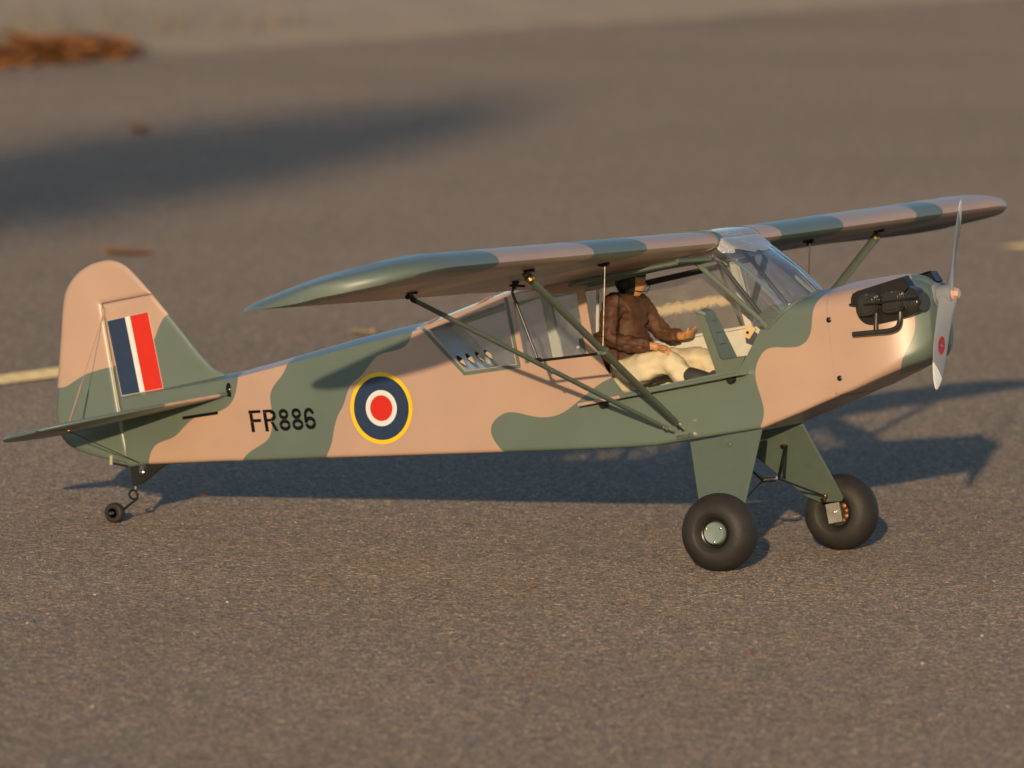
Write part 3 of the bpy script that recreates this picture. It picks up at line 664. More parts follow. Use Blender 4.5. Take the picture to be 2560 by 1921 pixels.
b = MB(); b.tube([(-.1826, -.106, .5265), (-.1378, -.106, .5370)], .0034, 8); b.lathe((-.1826, -.106, .5265), (.97, 0, .22), [(-.001, .0045), (.006, .0045)], 8); b.lathe((-.1378, -.106, .5370), (.97, 0, .22), [(-.006, .0042), (.001, .0042)], 8); b.build('latch', M_PINK, ud)

# roundel, serial, both on the fuselage sides
for s in (-1, 1):
    b = MB(); n = 72; cx, cz = -.7733, .2406; rad = [.0655, .0579, .0328, .0234]
    for k in range(4):
        r0 = rad[k]; r1 = rad[k + 1] if k < 3 else 0; vv = []; ff = []
        for i in range(n):
            t = 2 * math.pi * i / n
            for r in (r0, r1):
                x, z = cx + r * math.cos(t), cz + r * math.sin(t); vv.append((x, s * (float(yside(x, z)) + .0006), z))
        for i in range(n):
            a, c_ = 2 * i, 2 * ((i + 1) % n); ff.append((a, c_, c_ + 1, a + 1) if k < 3 else (a, c_, 1))
        b.add(vv, ff, k)
    b.build('roundel', [M_YEL, M_BLUE, M_DECW, M_RED], FUS)
ARC = {}
def arc(cx, cy, rx, ry, a0, a1, st, n=10):
    o = [(cx + rx * math.cos(R(a0 + (a1 - a0) * i / n)), cy + ry * math.sin(R(a0 + (a1 - a0) * i / n))) for i in range(n + 1)]
    q = [(cx + (rx - st) * math.cos(R(a0 + (a1 - a0) * i / n)), cy + (ry - st * .86) * math.sin(R(a0 + (a1 - a0) * i / n))) for i in range(n + 1)]
    return o + q[::-1]
def rect(x0, y0, x1, y1): return [(x0, y0), (x1, y0), (x1, y1), (x0, y1)]
def eight():
    o = []
    for cy, rx, ry in ((.755, .37, .25), (.255, .43, .265)):
        for a0, a1 in ((1.5, 88.5), (91.5, 178.5), (181.5, 268.5), (271.5, 358.5)): o.append(arc(.5, cy, rx, ry, a0, a1, .195))
    return o
GL = {'F': [rect(.10, 0, .35, .475), rect(.10, .485, .35, .855), rect(.06, .865, 1.0, 1), rect(.36, .45, .94, .59)],
      'R': [rect(.10, 0, .32, .86), rect(.10, .868, .36, 1), rect(.33, .45, .57, .58), rect(.37, .868, .58, 1), arc(.58, .725, .36, .275, -88, -1, .21), arc(.58, .725, .36, .275, 1, 90, .21), [(.50, .42), (.70, .44), (.97, 0), (.76, 0)]],
      '8': eight(),
      '6': [rect(.08, .30, .295, .60)] + [arc(.5, .30, .42, .30, a0, a1, .20) for a0, a1 in ((1.5, 88.5), (91.5, 172), (188, 268.5), (271.5, 358.5))] + [arc(.5, .60, .42, .40, 91.5, 184, .20), arc(.5, .60, .42, .40, 20, 88.5, .20)]}
for s in (-1, 1):
    b = MB(); O = np.array((-1.0495, .1824)); U = np.array((.1425, .0133)); Vv = np.array((-.0077, .0393))
    lay = [('F', 0, .19), ('R', .203, .222), ('8', .432, .190), ('8', .622, .190), ('6', .810, .192)]
    for ch, x0, wd in lay:
        for poly in GL[ch]:
            def t3(p, t, s=s, x0=x0, wd=wd):
                u_ = x0 + wd * p[0]; u_ = u_ if s < 0 else 1 - u_
                q = O + U * u_ + Vv * p[1]; return (q[0], s * (float(hw(q[0])) + t), q[1])
            n = len(poly); m2 = n // 2
            if n > 8:
                for i in range(m2 - 1): b.prism([poly[i], poly[i + 1], poly[n - 2 - i], poly[n - 1 - i]], t3, .0002, .0008)
            else: b.prism(poly, t3, .0002, .0008)
    b.build('serial_number', M_INK, FUS)

# ------------------------------------------------------------------ cowling
ST = np.array([.131, .16, .20, .24, .262, .276, .286, .294, .300, .304])
ZB = np.array([.3060, .3165, .3345, .3525, .3620, .3680, .3730, .3790, .3870, .4000])
ZT = np.array([.4975, .5055, .5130, .5205, .5225, .5222, .5195, .5150, .5080, .4950])
ST = np.where(ST > .262, .262 + (ST - .262) * 1.2, ST); WD = .089 - .044 * ((ST - .131) / (ST[-1] - .131)) ** 4
RT = np.array([.040, .042, .044, .046, .047, .047, .046, .043, .038, .030])
RB = np.array([.007, .009, .012, .016, .019, .021, .023, .024, .024, .022])
def section(s, n_b=6, n_a=8, n_s=14, n_t=12, n_c=8):
    zb, zt, w_, rt, rb = [float(np.interp(s, ST, a)) for a in (ZB, ZT, WD, RT, RB)]; w_ = .089 - .044 * ((s - .131) / (ST[-1] - .131)) ** 4
    cr_ = .010 * min(1, w_ / .08); zs = zt - cr_; h = []
    for i in range(n_b): h.append(((w_ - rb) * i / n_b, zb))
    for i in range(n_a): a = math.pi / 2 * i / n_a; h.append((w_ - rb + rb * math.sin(a), zb + rb - rb * math.cos(a)))
    for i in range(n_s): h.append((w_, zb + rb + (zs - rt - zb - rb) * i / n_s))
    for i in range(n_t): a = math.pi / 2 * i / n_t; h.append((w_ - rt + rt * math.cos(a) ** .9 if math.cos(a) > 0 else w_ - rt, zs - rt + rt * math.sin(a)))
    for i in range(n_c + 1): t = i / n_c; yy = (w_ - rt) * (1 - t); h.append((yy, zs + cr_ * (1 - (1 - t) ** 2)))
    right = [(-y, z) for y, z in h]           # starboard, bottom to top
    left = [(y, z) for y, z in h[-2:0:-1]]
    ring = right + left
    return [(s - .155 * (z - .40), y, z) for y, z in ring]
def loft(rings, cap0=False, cap1=False):
    n = len(rings[0]); vv = [p for r in rings for p in r]; ff = []
    for i in range(len(rings) - 1):
        for k in range(n): a = i * n + k; c_ = i * n + (k + 1) % n; ff.append((a, c_, c_ + n, a + n))
    if cap0: ff.append(tuple(range(n)))
    if cap1: ff.append(tuple((len(rings) - 1) * n + k for k in range(n)))
    return vv, ff
COW = empty('cowling', parent=plane)
def camo_cowl(V):
    W_ = V.copy(); W_[:, 0] += .487 * np.clip(.089 - np.abs(V[:, 1]), 0, .09) * np.clip((V[:, 0] - .16) / .05, 0, 1); return camo_side(W_)
ss = np.r_[np.arange(.1309, .262, .006), np.arange(.262, ST[-1], .003), ST[-1]]
b = MB(); rings = [section(s) for s in ss]
rings = [[(x + (0.0), y * 1.006, z) for x, y, z in rings[0]]] + rings
b.add(*loft(rings, True, True)); b.build('cowl_shell', M_CAMO, COW, camo=camo_cowl, ang=50)
for x, z in ((.1226, .4405), (.1455, .3378)):
    for s in (-1, 1):
        b = MB(); b.lathe((x + .004, s * .0885, z), (0, s, 0), [(0, .0052), (.0012, .0050), (.0020, .0036)], 14); b.build('cowl_screw', M_BLACK, COW)
# boot cowl between the windscreen and the cowl seam
b = MB(); sec = section(.1305); n = len(sec); top = [p for p in sec if p[2] > .438]
half = sorted([p for p in sec if p[2] > .436 and p[1] <= 1e-9], key=lambda p: (p[2], p[1]))
half = [(.1305 - .155 * .0395, -.0890, .4395)] + [p for p in sec[:len(sec) // 2 + 1] if p[2] > .4405 and p[1] < 1e-6]
full = half + [(x, -y, z) for x, y, z in half[-2::-1]]
def base_pt(p):
    zz = p[2] - .014 * min(1, max(0, (p[2] - .44) / .05)); return (.0071 + (zz - .4199) * 1.0, p[1] * 1.0, zz)
base = [base_pt(p) for p in full]
vv = []; ff = []; K = 12; n = len(full)
for i in range(K + 1):
    t = i / K
    for a, c_ in zip(base, full): vv.append(tuple(a[j] + (c_[j] - a[j]) * t for j in range(3)))
for i in range(K):
    for k in range(n - 1): a = i * n + k; ff.append((a, a + 1, a + n + 1, a + n))
b.add(vv, ff); b.build('boot_cowl', M_CAMO, FUS, camo=camo_side, ang=60)
b = MB(); b.tube([(.0071, -.0885, .4199)] + [(p[0], p[1], p[2] + .0006) for p in base] + [(.0071, .0885, .4199)], .0030, 8); b.build('windscreen_frame', M_GREEN, plane)
# coaming inside the windscreen
b = MB(); b.add([(p[0] - .001, p[1] * .98, p[2] - .002) for p in base] + [(p[0] - .045, p[1] * .98, min(p[2] - .004, .462)) for p in base], [(i, i + 1, n + i + 1, n + i) for i in range(n - 1)]); b.build('coaming', M_GREEN, plane)

# windscreen
wsb = [(.0071, -.0878, .4205)] + base[::1] + [(.0071, .0878, .4205)]
def resample(p, n):
    p = np.array(p, float); d = np.r_[0, np.cumsum(np.linalg.norm(np.diff(p, axis=0), axis=1))]; t = np.linspace(0, d[-1], n)
    return np.stack([np.interp(t, d, p[:, k]) for k in range(3)], 1)
NW = 61
tl = [(-.1423, -.0885, .5335), (-.110, -.0885, .549), (-.0935, -.0870, .5600)]
le_top = [tuple(wing_pt(y, .012, AU[1] - .001)) for y in np.linspace(-.080, .080, 13)]
wst = resample(tl + [(p[0] + .002, p[1], p[2] + .001) for p in le_top] + [(x, -y, z) for x, y, z in tl[::-1]], NW)
wsb = resample(wsb, NW)
# match the corner (crease) on both edges
vv = []; ff = []; K = 16
for i in range(K + 1):
    t = i / K
    for k in range(NW):
        p = wst[k] * (1 - t) + wsb[k] * t; u = (k / (NW - 1)) * 2 - 1
        bul = .006 * math.sin(math.pi * t) * max(0, 1 - u * u); vv.append((p[0] + bul, p[1], p[2] + bul))
for i in range(K):
    for k in range(NW - 1): a = i * NW + k; ff.append((a, a + 1, a + NW + 1, a + NW))
WS = empty('windscreen', parent=plane)
b = MB(); b.add(vv, ff); b.build('screen', M_WIND, WS, ang=70)
b = MB(); v2 = []; f2 = []; KT = 10
for i in range(KT + 1):
    for k in range(10, 50):
        u = (k / (NW - 1)) * 2 - 1; dep = .30 * max(0.05, 1 - ((u + .05) / .66) ** 2) ** .6 + .05 * noise.noise((k * .35, 2, 0)) + .03 * noise.noise((k * 1.1, 7, 0)); t = i / KT * dep
        p = wst[k] * (1 - t) + wsb[k] * t; bul = .006 * math.sin(math.pi * t) * max(0, 1 - u * u); v2.append((p[0] + bul + .0008, p[1], p[2] + bul + .0009 + .0003 * noise.noise((k * .9, i * 1.3, 0))))
for i in range(KT):
    for k in range(39): a = i * 40 + k; f2.append((a, a + 1, a + 41, a + 40))
b.add(v2, f2); b.build('glue_smear', M_FROST, WS, ang=70)
# lip of the screen glued over the wing leading edge
b = MB(); vv = []; ff = []; ns = [.012, .03, .05, .08, .115, .15]
for i, s_ in enumerate(ns):
    au = float(np.interp(s_, AS, AU))
    for j, y in enumerate(np.linspace(-.066, .082, 15)):
        k_ = 1 - .5 * max(0, (s_ - .08) / .07) * abs(j / 7 - 1) ** 2
        p = wing_pt(y, s_ * k_ + .012 * (1 - k_), float(np.interp(s_ * k_, AS, AU))); vv.append((p.x + .0005, p.y, p.z + .0022))
for i in range(len(ns) - 1):
    for k in range(14): a = i * 15 + k; ff.append((a, a + 1, a + 16, a + 15))
b.add(vv, ff); b.build('glued_lip', M_FROST, WS, ang=70)
b = MB(); b.lathe((-.0945, -.0905, .5605), (0, -1, 0), [(0, .0026), (.0015, .0024), (.0026, .0012)], 10); b.build('screw', M_STEEL, WS)

# engine: dummy cylinders on both sides
def engine(s):
    e = empty('engine_cylinder_bank', parent=plane)
    def poly(name, pts, t0, t1, mat, rnd=2, par=e, ang=38):
        p = chaikin(list(pts) + [pts[0]], rnd)[:-1] if rnd else pts
        b = MB(); b.prism(p, lambda q, t: (q[0], s * t, q[1]), t0, t1); return b.build(name, mat, par, ang=ang)
    poly('cylinder_recess', [(.1794, .464), (.1800, .4560), (.1876, .4431), (.198, .4365), (.2079, .4347), (.2233, .4368), (.2834, .4528), (.296, .460), (.3010, .472), (.3020, .4840), (.2985, .4960), (.2854, .5067), (.23, .505), (.19, .487)], .060, .0905, M_BLACK)
    # baffle hood: side plate and sloped top flange
    b = MB(); pl = [(.1731, .4701), (.1729, .4815), (.1760, .4895), (.1851, .4948), (.2705, .523), (.2835, .5067), (.276, .497), (.205, .478), (.192, .4701)]
    b.prism(pl, lambda q, t: (q[0], s * t, q[1]), .0935, .0985)
    tp = [(.1729, .4815), (.1760, .4895), (.1851, .4948), (.2705, .523)]
    for a, c_ in zip(tp, tp[1:]): b.add([(a[0], s * .098, a[1]), (c_[0], s * .098, c_[1]), (c_[0], s * .070, c_[1] + .002), (a[0], s * .070, a[1] + .002)], [(0, 1, 2, 3)])
    b.add([(.2705, s * .098, .523), (.2835, s * .098, .5067), (.2835, s * .07, .5067), (.2705, s * .07, .525)], [(0, 1, 2, 3)])
    b.build('baffle_hood', M_BLACK, e)
    for (x0, z0, x1, z1, tp_) in ((.1945, .4535, .2275, .4905, 0), (.2425, .4610, .2770, .4975, 0)):
        cx, cz = (x0 + x1) / 2, (z0 + z1) / 2; hx, hz = (x1 - x0) / 2, (z1 - z0) / 2; tilt = .17
        hd = MB()
        def rr(sc, r_):
            o = []
            for (qx, qz) in ((1, 1), (-1, 1), (-1, -1), (1, -1)):
                for i in range(6):
                    a = math.atan2(qz, qx) - math.pi / 4 + math.pi / 2 * i / 5
                    o.append((qx * (hx * sc - r_) + r_ * math.cos(a), qz * (hz * sc - r_) + r_ * math.sin(a)))
            return [(cx + u, cz + v_ + u * tilt) for u, v_ in o]
        for sc, r_, t0, t1 in ((.90, .009, .085, .104), (1.10, .010, .104, .1072), (.92, .009, .1072, .1092), (1.08, .010, .1092, .1124), (.90, .009, .1124, .1142), (1.03, .010, .1142, .1180), (.80, .008, .1180, .1200)):
            hd.prism(rr(sc, r_), lambda q, t: (q[0], s * t, q[1]), t0, t1)
        ho = hd.build('cylinder_head', M_HEAD, e); mb = ho.modifiers.new('bevel', 'BEVEL'); mb.width = .0011; mb.segments = 2; mb.limit_method = 'ANGLE'
    for x, z in ((.2117, .4895), (.2607, .4965), (.2365, .4820)):
        b = MB(); b.lathe((x, s * .1165, z), (0, s, 0), [(0, .0026), (.002, .0026), (.0034, .0016)], 10); b.build('screw', M_STEEL, e)
    b = MB(); b.tube([(.172, s * .101, .4700), (.205, s * .1205, .4712), (.245, s * .1205, .4785), (.285, s * .1185, .4852), (.298, s * .095, .487)], .0021, 8, smooth=2); b.build('retaining_rod', M_BLACK, e)
    b = MB(); b.tube([(.2245, s * .103, .458), (.2248, s * .104, .4280)], .0046, 10)
    b.tube([(.2705, s * .103, .462), (.2712, s * .104, .446), (.268, s * .104, .434), (.2525, s * .104, .4268), (.223, s * .104, .4232), (.1805, s * .104, .4178)], .0049, 12, smooth=2)
    b.build('exhaust_pipe', M_HEAD, e)
    b = MB()
    for k in range(5): b.lathe((.2840 + .0042 * k, s * (.088 - .0035 * k), .4795), (.93, s * .35, .14), [(0, .0195 - .0007 * k), (.0022, .0205 - .0008 * k), (.0030, .0165)], 24)
    if s < 0: b.build('cylinder_fins', M_HEAD, e)
    else: e.location.x = -.020
    return e
engine(-1); engine(1)
# ------------------------------------------------------------------ propeller
PR = empty('propeller', parent=plane)
ax_ = Vector((.988, 0, .157)).normalized(); upv = Vector((-.157, 0, .988)).normalized(); hubc = Vector((.3185, 0, .4895)); psi = R(33)
rad_u = (upv * math.cos(psi) + Vector((0, 1, 0)) * math.sin(psi)).normalized()
def blade(sign):
    r_ = rad_u * sign; t_ = ax_.cross(r_).normalized(); b = MB(); n = 16; vv = []; ff = []
    rs = np.array([0, .012, .024, .04, .06, .085, .11, .135, .155, .168, .178, .186, .192, .1955]); ch = np.array([.036, .0360, .0340, .0325, .0335, .0345, .0365, .0350, .0315, .0275, .0225, .0165, .0095, .003])
    th = np.array([.013, .012, .0105, .0085, .0068, .0055, .0046, .0040, .0034, .003, .0026, .0022, .0017, .001]); be = np.radians([46, 44, 40, 34, 28, 22, 18, 15, 13, 12, 11, 11, 10, 10])
    rf = np.r_[np.linspace(0, .155, 22), np.linspace(.158, .1955, 18)]
    for r0 in rf:
        c_, h_, b_ = [float(np.interp(r0, rs, a)) for a in (ch, th, be)]
        cd_ = t_ * math.cos(b_) + ax_ * math.sin(b_); nd = ax_ * math.cos(b_) - t_ * math.sin(b_)
        wv = max(0, 1 - abs(r0 - .158) / .034)
        for k in range(n):
            a = 2 * math.pi * k / n; re = r0 + .010 * wv * math.cos(a); c_, h_ = float(np.interp(re, rs, ch)), float(np.interp(re, rs, th))
            vv.append(hubc + r_ * re + cd_ * (-.0035 * math.sin(min(1, re / .1955) * 3.0)) + cd_ * (c_ / 2 * math.cos(a)) + nd * (h_ / 2 * math.sin(a)))
    m = len(rf)
    for i in range(m - 1):
        for k in range(n): a = i * n + k; c2 = i * n + (k + 1) % n; ff.append((a, c2, c2 + n, a + n))
    ff.append(tuple((m - 1) * n + k for k in range(n))); b.add(vv, ff)
    for fi, f in enumerate(b.f):
        i = fi // n; k = fi % n
        if i < m - 1 and rf[i] > .1575: b.mi[fi] = 1
        if i >= m - 1: b.mi[fi] = 1
    o = b.build('blade', [M_GREYP, M_WHITE], PR, ang=60)
    if sign < 0:
        r0 = .108; c_, h_, b_ = [float(np.interp(r0, rs, a)) for a in (ch, th, be)]; cd_ = t_ * math.cos(b_) + ax_ * math.sin(b_); nd = ax_ * math.cos(b_) - t_ * math.sin(b_)
        b = MB(); c0 = hubc + r_ * r0 + cd_ * (-.0035 * math.sin(r0 / .1955 * 3.0)) + nd * (h_ / 2 + .0003); q = 28
        for rx, ry, mi, dz in ((.0095, .0200, 0, 0), (.0083, .0183, 1, .0002)):
            ring = [c0 + cd_ * (rx * math.cos(2 * math.pi * k / q)) + r_ * (ry * math.sin(2 * math.pi * k / q)) + nd * (dz - h_ / 2 * (1 - math.sqrt(max(0, 1 - (rx * math.cos(2 * math.pi * k / q) / (c_ / 2)) ** 2)))) for k in range(q)]
            b.add([c0 + nd * dz] + ring, [(0, k + 1, (k + 1) % q + 1) for k in range(q)], mi)
        for k in range(1, 2):
            p = c0 + r_ * (-.009 + .009 * k) + nd * .0004; b.add([p - cd_ * .0035 - r_ * .0022, p + cd_ * .0035 - r_ * .0022, p + cd_ * .003 + r_ * .0022, p - cd_ * .003 + r_ * .0022], [(0, 1, 2, 3)], 2 if k == 1 else 0)
        b.build('maker_badge', [M_ORNG, M_REDG, plain('badge violet', (.30, .13, .22), .4)], o)
blade(1); blade(-1)
b = MB(); b.lathe(hubc, ax_, [(-.018, .016), (-.010, .0175), (.007, .0175), (.0085, .016)], 28); b.build('hub', M_GREYP, PR)
b = MB(); b.lathe(hubc, ax_, [(.0082, .0115), (.0115, .0115), (.0125, .0105)], 24); b.lathe(hubc, ax_, [(.012, .0088), (.0190, .0088), (.0205, .0075)], 6); b.build('spinner_nut', M_PINK, PR, ang=25)
b = MB(); b.lathe(hubc, ax_, [(-.028, .022), (-.018, .022), (-.0175, .020)], 28); b.build('backplate', M_GREYP, PR)
# ------------------------------------------------------------------ wing
NEARB = [(-9, -.99), (-.61, -.37)]; FARB = [(.21, .475), (.785, .88), (1.262, 9)]
def wob(xc, k): return .020 * np.sin(xc * 17 + k * 2.1) - .012 * np.sin(xc * 9 + k)
def camo_wing(V):
    y = V[:, 1]; xc = WLX - V[:, 0]; d = np.full(len(V), -9.0)
    for i, (a, c_) in enumerate(NEARB + FARB + [(-.089, -.064)]):
        A = a + (wob(xc, i) if abs(a) < 2 else 0) - .16 * xc * 1; C_ = c_ + (wob(xc, i + .6) if abs(c_) < 2 else 0) - .16 * xc
        if i == 5: A = a; C_ = c_ - .15 * xc
        d = np.maximum(d, np.minimum(y - A, C_ - y))
    return d
ribs = [.088 + .1042 * k for k in range(12)]
def wing_panel(name, y0, y1, step, lift=0.0, par=None):
    yy = sorted(set(list(np.arange(y0, y1, step)) + [y1] + [sg * (SPAN - d) for sg in (-1, 1) for d in (.0012, .0025, .004, .006, .0085) if y0 < sg * (SPAN - d) < y1]))
    b = MB(); vv = []; ff = []; n = 2 * len(AS) - 1; up_i = list(range(len(AS) - 1, -1, -1)); lo_i = list(range(1, len(AS)))
    sF = np.r_[AS[0:6], np.linspace(.125, 1, 26)]; uF = np.interp(sF, AS, AU); lF = np.interp(sF, AS, AL)
    order = [(s, u, 1) for s, u in zip(sF[::-1], uF[::-1])] + [(s, l, 0) for s, l in zip(sF[1:], lF[1:])]; n = len(order)
    for y in yy:
        ph = ((abs(y) - .088) / .1042) % 1.0; sag = -.0020 * math.sin(math.pi * ph) if abs(y) > .088 else 0
        for s, z, up in order:
            k = min(1, max(0, (s - .16) / .1)) * min(1, max(0, (1 - s) / .15)); p = wing_pt(y, s, z, up)
            vv.append((p.x, p.y, p.z + (sag * k if up else -sag * k * .35) + (lift if up else -lift)))
    for i in range(len(yy) - 1):
        for k in range(n): a = i * n + k; c_ = i * n + (k + 1) % n; ff.append((a, c_, c_ + n, a + n))
    ff += [tuple(range(n)), tuple((len(yy) - 1) * n + k for k in range(n))]
    b.add(vv, ff); return b.build(name, M_CAMOW, par, camo=camo_wing, ang=50)
WG = empty('wing', parent=plane)
wing_panel('wing_panel', -SPAN + .0003, -.0902, .0105, par=WG); wing_panel('wing_panel', .0902, SPAN - .0003, .0105, par=WG); wing_panel('centre_section', -.0898, .0898, .0075, .0008, par=WG)
for s in (-1, 1):       # root seam bead
    b = MB(); b.tube([wing_pt(s * .090, float(a), float(u)) + Vector((0, 0, .0012)) for a, u in zip(AS[:-1], AU[:-1])], .0013, 6); b.build('root_seam', M_GREEN, WG)

# struts
def fitting(p, parent):
    b = MB(); p = Vector(p); b.box(p + Vector((0, 0, .012)), .006, .010, .026); b.box(p + Vector((.004, 0, .010)), .022, .004, .006); b.lathe(p + Vector((0, -.009, .002)), (0, 1, 0), [(0, .0045), (.018, .0045)], 8)
    b.build('end_fitting', M_BLACKM, parent)
FT, RTp = (-.1532, .742, .5401), (-.3789, .742, .4926); FB, RBp = (-.1502, .0945, .2303), (-.1675, .0945, .2259)
for s in (-1, 1):
    for (T, B, r_, nm) in ((FT, FB, .0088, 'f'), (RTp, RBp, .0068, 'r')):
        t = Vector((T[0], s * T[1], T[2])); q = Vector((B[0], s * B[1], B[2])); d = (q - t).normalized(); L = (q - t).length
        st_ = empty('wing_strut', parent=plane)
        b = MB(); b.tube([t + d * .010, t + d * .02, q - d * .048, q - d * .036], [r_ * .8, r_, r_, r_ * .55], 14, flat=.55, up=(1, 0, 0)); b.build('strut_tube', M_GREEN if nm == 'r' else M_GREEN2, st_)
        fitting(t, st_)
        b = MB(); b.lathe(t + d * .004, d, [(0, .0035), (.004, .0085), (.012, .0085), (.016, .005)] if nm == 'f' else [(0, .003), (.004, .005), (.012, .005)], 12); b.build('ball_joint', M_BRASS if nm == 'f' else M_BLACKM, st_)
        b = MB(); b.tube([q - d * .040, q - d * .006], .0030, 8); b.lathe(q - d * .036, d, [(0, .0035), (.01, .0055), (.014, .003)], 8); b.build('clevis', M_STEEL, st_)
    b = MB(); b.box((-.148, s * .0925, .2215), .034, .006, .007, (Vector((.97, 0, .2)), Vector((0, 1, 0)), Vector((-.2, 0, .97)))); b.lathe((-.1385, s * .0955, .2262), (0, s, 0), [(0, .003), (.002, .002)], 8); b.build('strut_bracket', M_STEEL, plane)
    fj = lambda y, T=FT, B=FB: Vector((T[0] + (B[0] - T[0]) * (T[1] - y) / (T[1] - B[1]), s * y, T[2] + (B[2] - T[2]) * (T[1] - y) / (T[1] - B[1])))
    rj = lambda y: fj(y, RTp, RBp)
    j = empty('jury_strut', parent=plane); pf, pr = fj(.434), rj(.434)
    tf = Vector((-.1503, s * .434, wing_under(.434, -.1503))); tr_ = Vector((-.3304, s * .434, wing_under(.434, -.3304)))
    b = MB(); b.tube([tf + Vector((.0, 0, -.006)), pf + Vector((0, 0, .004))], .0014, 8); b.tube([tf + Vector((-.006, 0, -.001)), tf + Vector((-.004, 0, -.010)), tf + Vector((.0, 0, -.010))], .002, 6); b.build('front_rod', plain('brushed steel rod', (.22, .19, .15), .35, .7, var=.5, scale=150) if s < 0 else M_BLACKM, j)
    b = MB(); b.tube([tr_ + Vector((.012, 0, .002)), tr_ + Vector((.004, 0, -.008)), tr_ + Vector((0, 0, -.018)), pr + Vector((0, 0, .006))], .0027, 8); b.build('rear_rod', M_BLACKM, j)
    b = MB(); b.tube([pr + Vector((0, 0, .004)), pf + Vector((0, 0, -.004))], .0024, 8); b.lathe(pr + Vector((0, -.006, .004)), (0, 1, 0), [(0, .0055), (.012, .0055)], 10); b.build('cross_rod', M_BLACKM, j)
    b = MB(); b.box(tf + Vector((-.002, 0, -.002)), .022, .006, .008); b.build('wing_clip', M_BLACKM, j); b = MB(); b.box(tr_ + Vector((.004, 0, -.002)), .006, .006, .02); b.box(tr_ + Vector((.01, 0, -.006)), .03, .003, .004); b.build('wing_clip', M_BLACKM, j)
    b = MB(); b.box(pf, .016, .012, .012); b.lathe(pf + Vector((0, -.008 * 1, 0)), (0, -1, 0), [(0, .004), (.003, .003)], 8); b.build('strut_clamp', M_GREEN, j)
    if s > 0: continue
    b = MB(); b.lathe(rj(.395) + Vector((0, s * .0, 0)), (0, s, -.2), [(.0, .0035), (.008, .0035), (.010, .002)], 8); b.build('screw', M_STEEL, j)

# ------------------------------------------------------------------ undercarriage
def wheel(s):
    wh = empty('main_wheel', parent=plane); c = Vector((0, s * .2615, .0686)); ax = Vector((0, s, 0)); Rr = .0698; hwid = .0355
    prof = []
    for i in range(23):
        a = math.pi * (-.5 + i / 22) * 1.16
        prof.append((hwid * math.sin(a) * (1 if abs(math.sin(a)) < 1 else 1), .0405 + (Rr - .0405) * math.cos(a)))
    prof = [(-.016, .0250)] + [(d, max(r, .0262)) for d, r in prof] + [(.016, .0250)]
    b = MB(); b.lathe(c, ax, prof, 56)
    b.v = [(x, y + (s * .0012 * (1 if (y - c.y) * s > 0 else -1) if z < .004 else 0), max(z, .0006)) for x, y, z in b.v]   # contact patch
    b.build('tyre', M_RUBBER, wh, ang=60)
    b = MB(); b.lathe(c, ax, [(.010, .0258), (.0205, .0260), (.0225, .0250), (.0215, .0228), (.018, .0215), (.014, .0205)], 36); b.build('rim', M_BLACK, wh)
    b = MB(); b.lathe(c, ax, [(.012, .0197), (.0240, .0197), (.0262, .0180), (.0256, .0160), (.0252, .0001)], 36); hc = b.build('hub_cap', plain('grey green hub cap', (.20, .25, .225), .38), wh)
    for a in (.6, 2.7, 4.8):
        b = MB(); b.lathe(c + Vector((.0160 * math.cos(a), s * .0262, .0160 * math.sin(a))), ax, [(-.002, .0022), (.0008, .002), (.0014, .001)], 8); b.build('screw', M_STEEL, wh)
    b = MB(); b.lathe(c, -ax, [(.004, .0258), (.0200, .0262), (.0225, .0252), (.021, .0236), (.008, .0228)], 36); b.build('inner_rim', plain('inner rim metal', (.05, .045, .04), .3, .5), wh)
    b = MB(); b.lathe(c, -ax, [(.004, .0226), (.0075, .0226)], 30); b.build('brake_plate', M_INK, wh)
    b = MB()
    for k in range(4):
        a = -.85 + k * .55; b.lathe(c + Vector((.0178 * math.cos(a), -s * .008, .0178 * math.sin(a))), -ax, [(0, .0038), (.0070 + .001 * (k % 2), .0036), (.0090, .0022)], 8)
    b.build('brake_screws', M_AMBER, wh)
    # axle block
    b = MB(); b.box(c + Vector((-.001, -s * .030, .0)), .0275, .0035, .036, (Vector((.96, 0, .22)), Vector((0, 1, 0)), Vector((-.22, 0, .96)))); b.tube([c + Vector((0, -s * .033, 0)), c], .004, 10); b.lathe(c + Vector((.001, -s * .032, .002)), -ax, [(0, .0032), (.004, .0030), (.005, .0015)], 8); b.build('axle_plate', plain('dull aluminium', (.42, .39, .33), .32, .55, var=.15), wh)
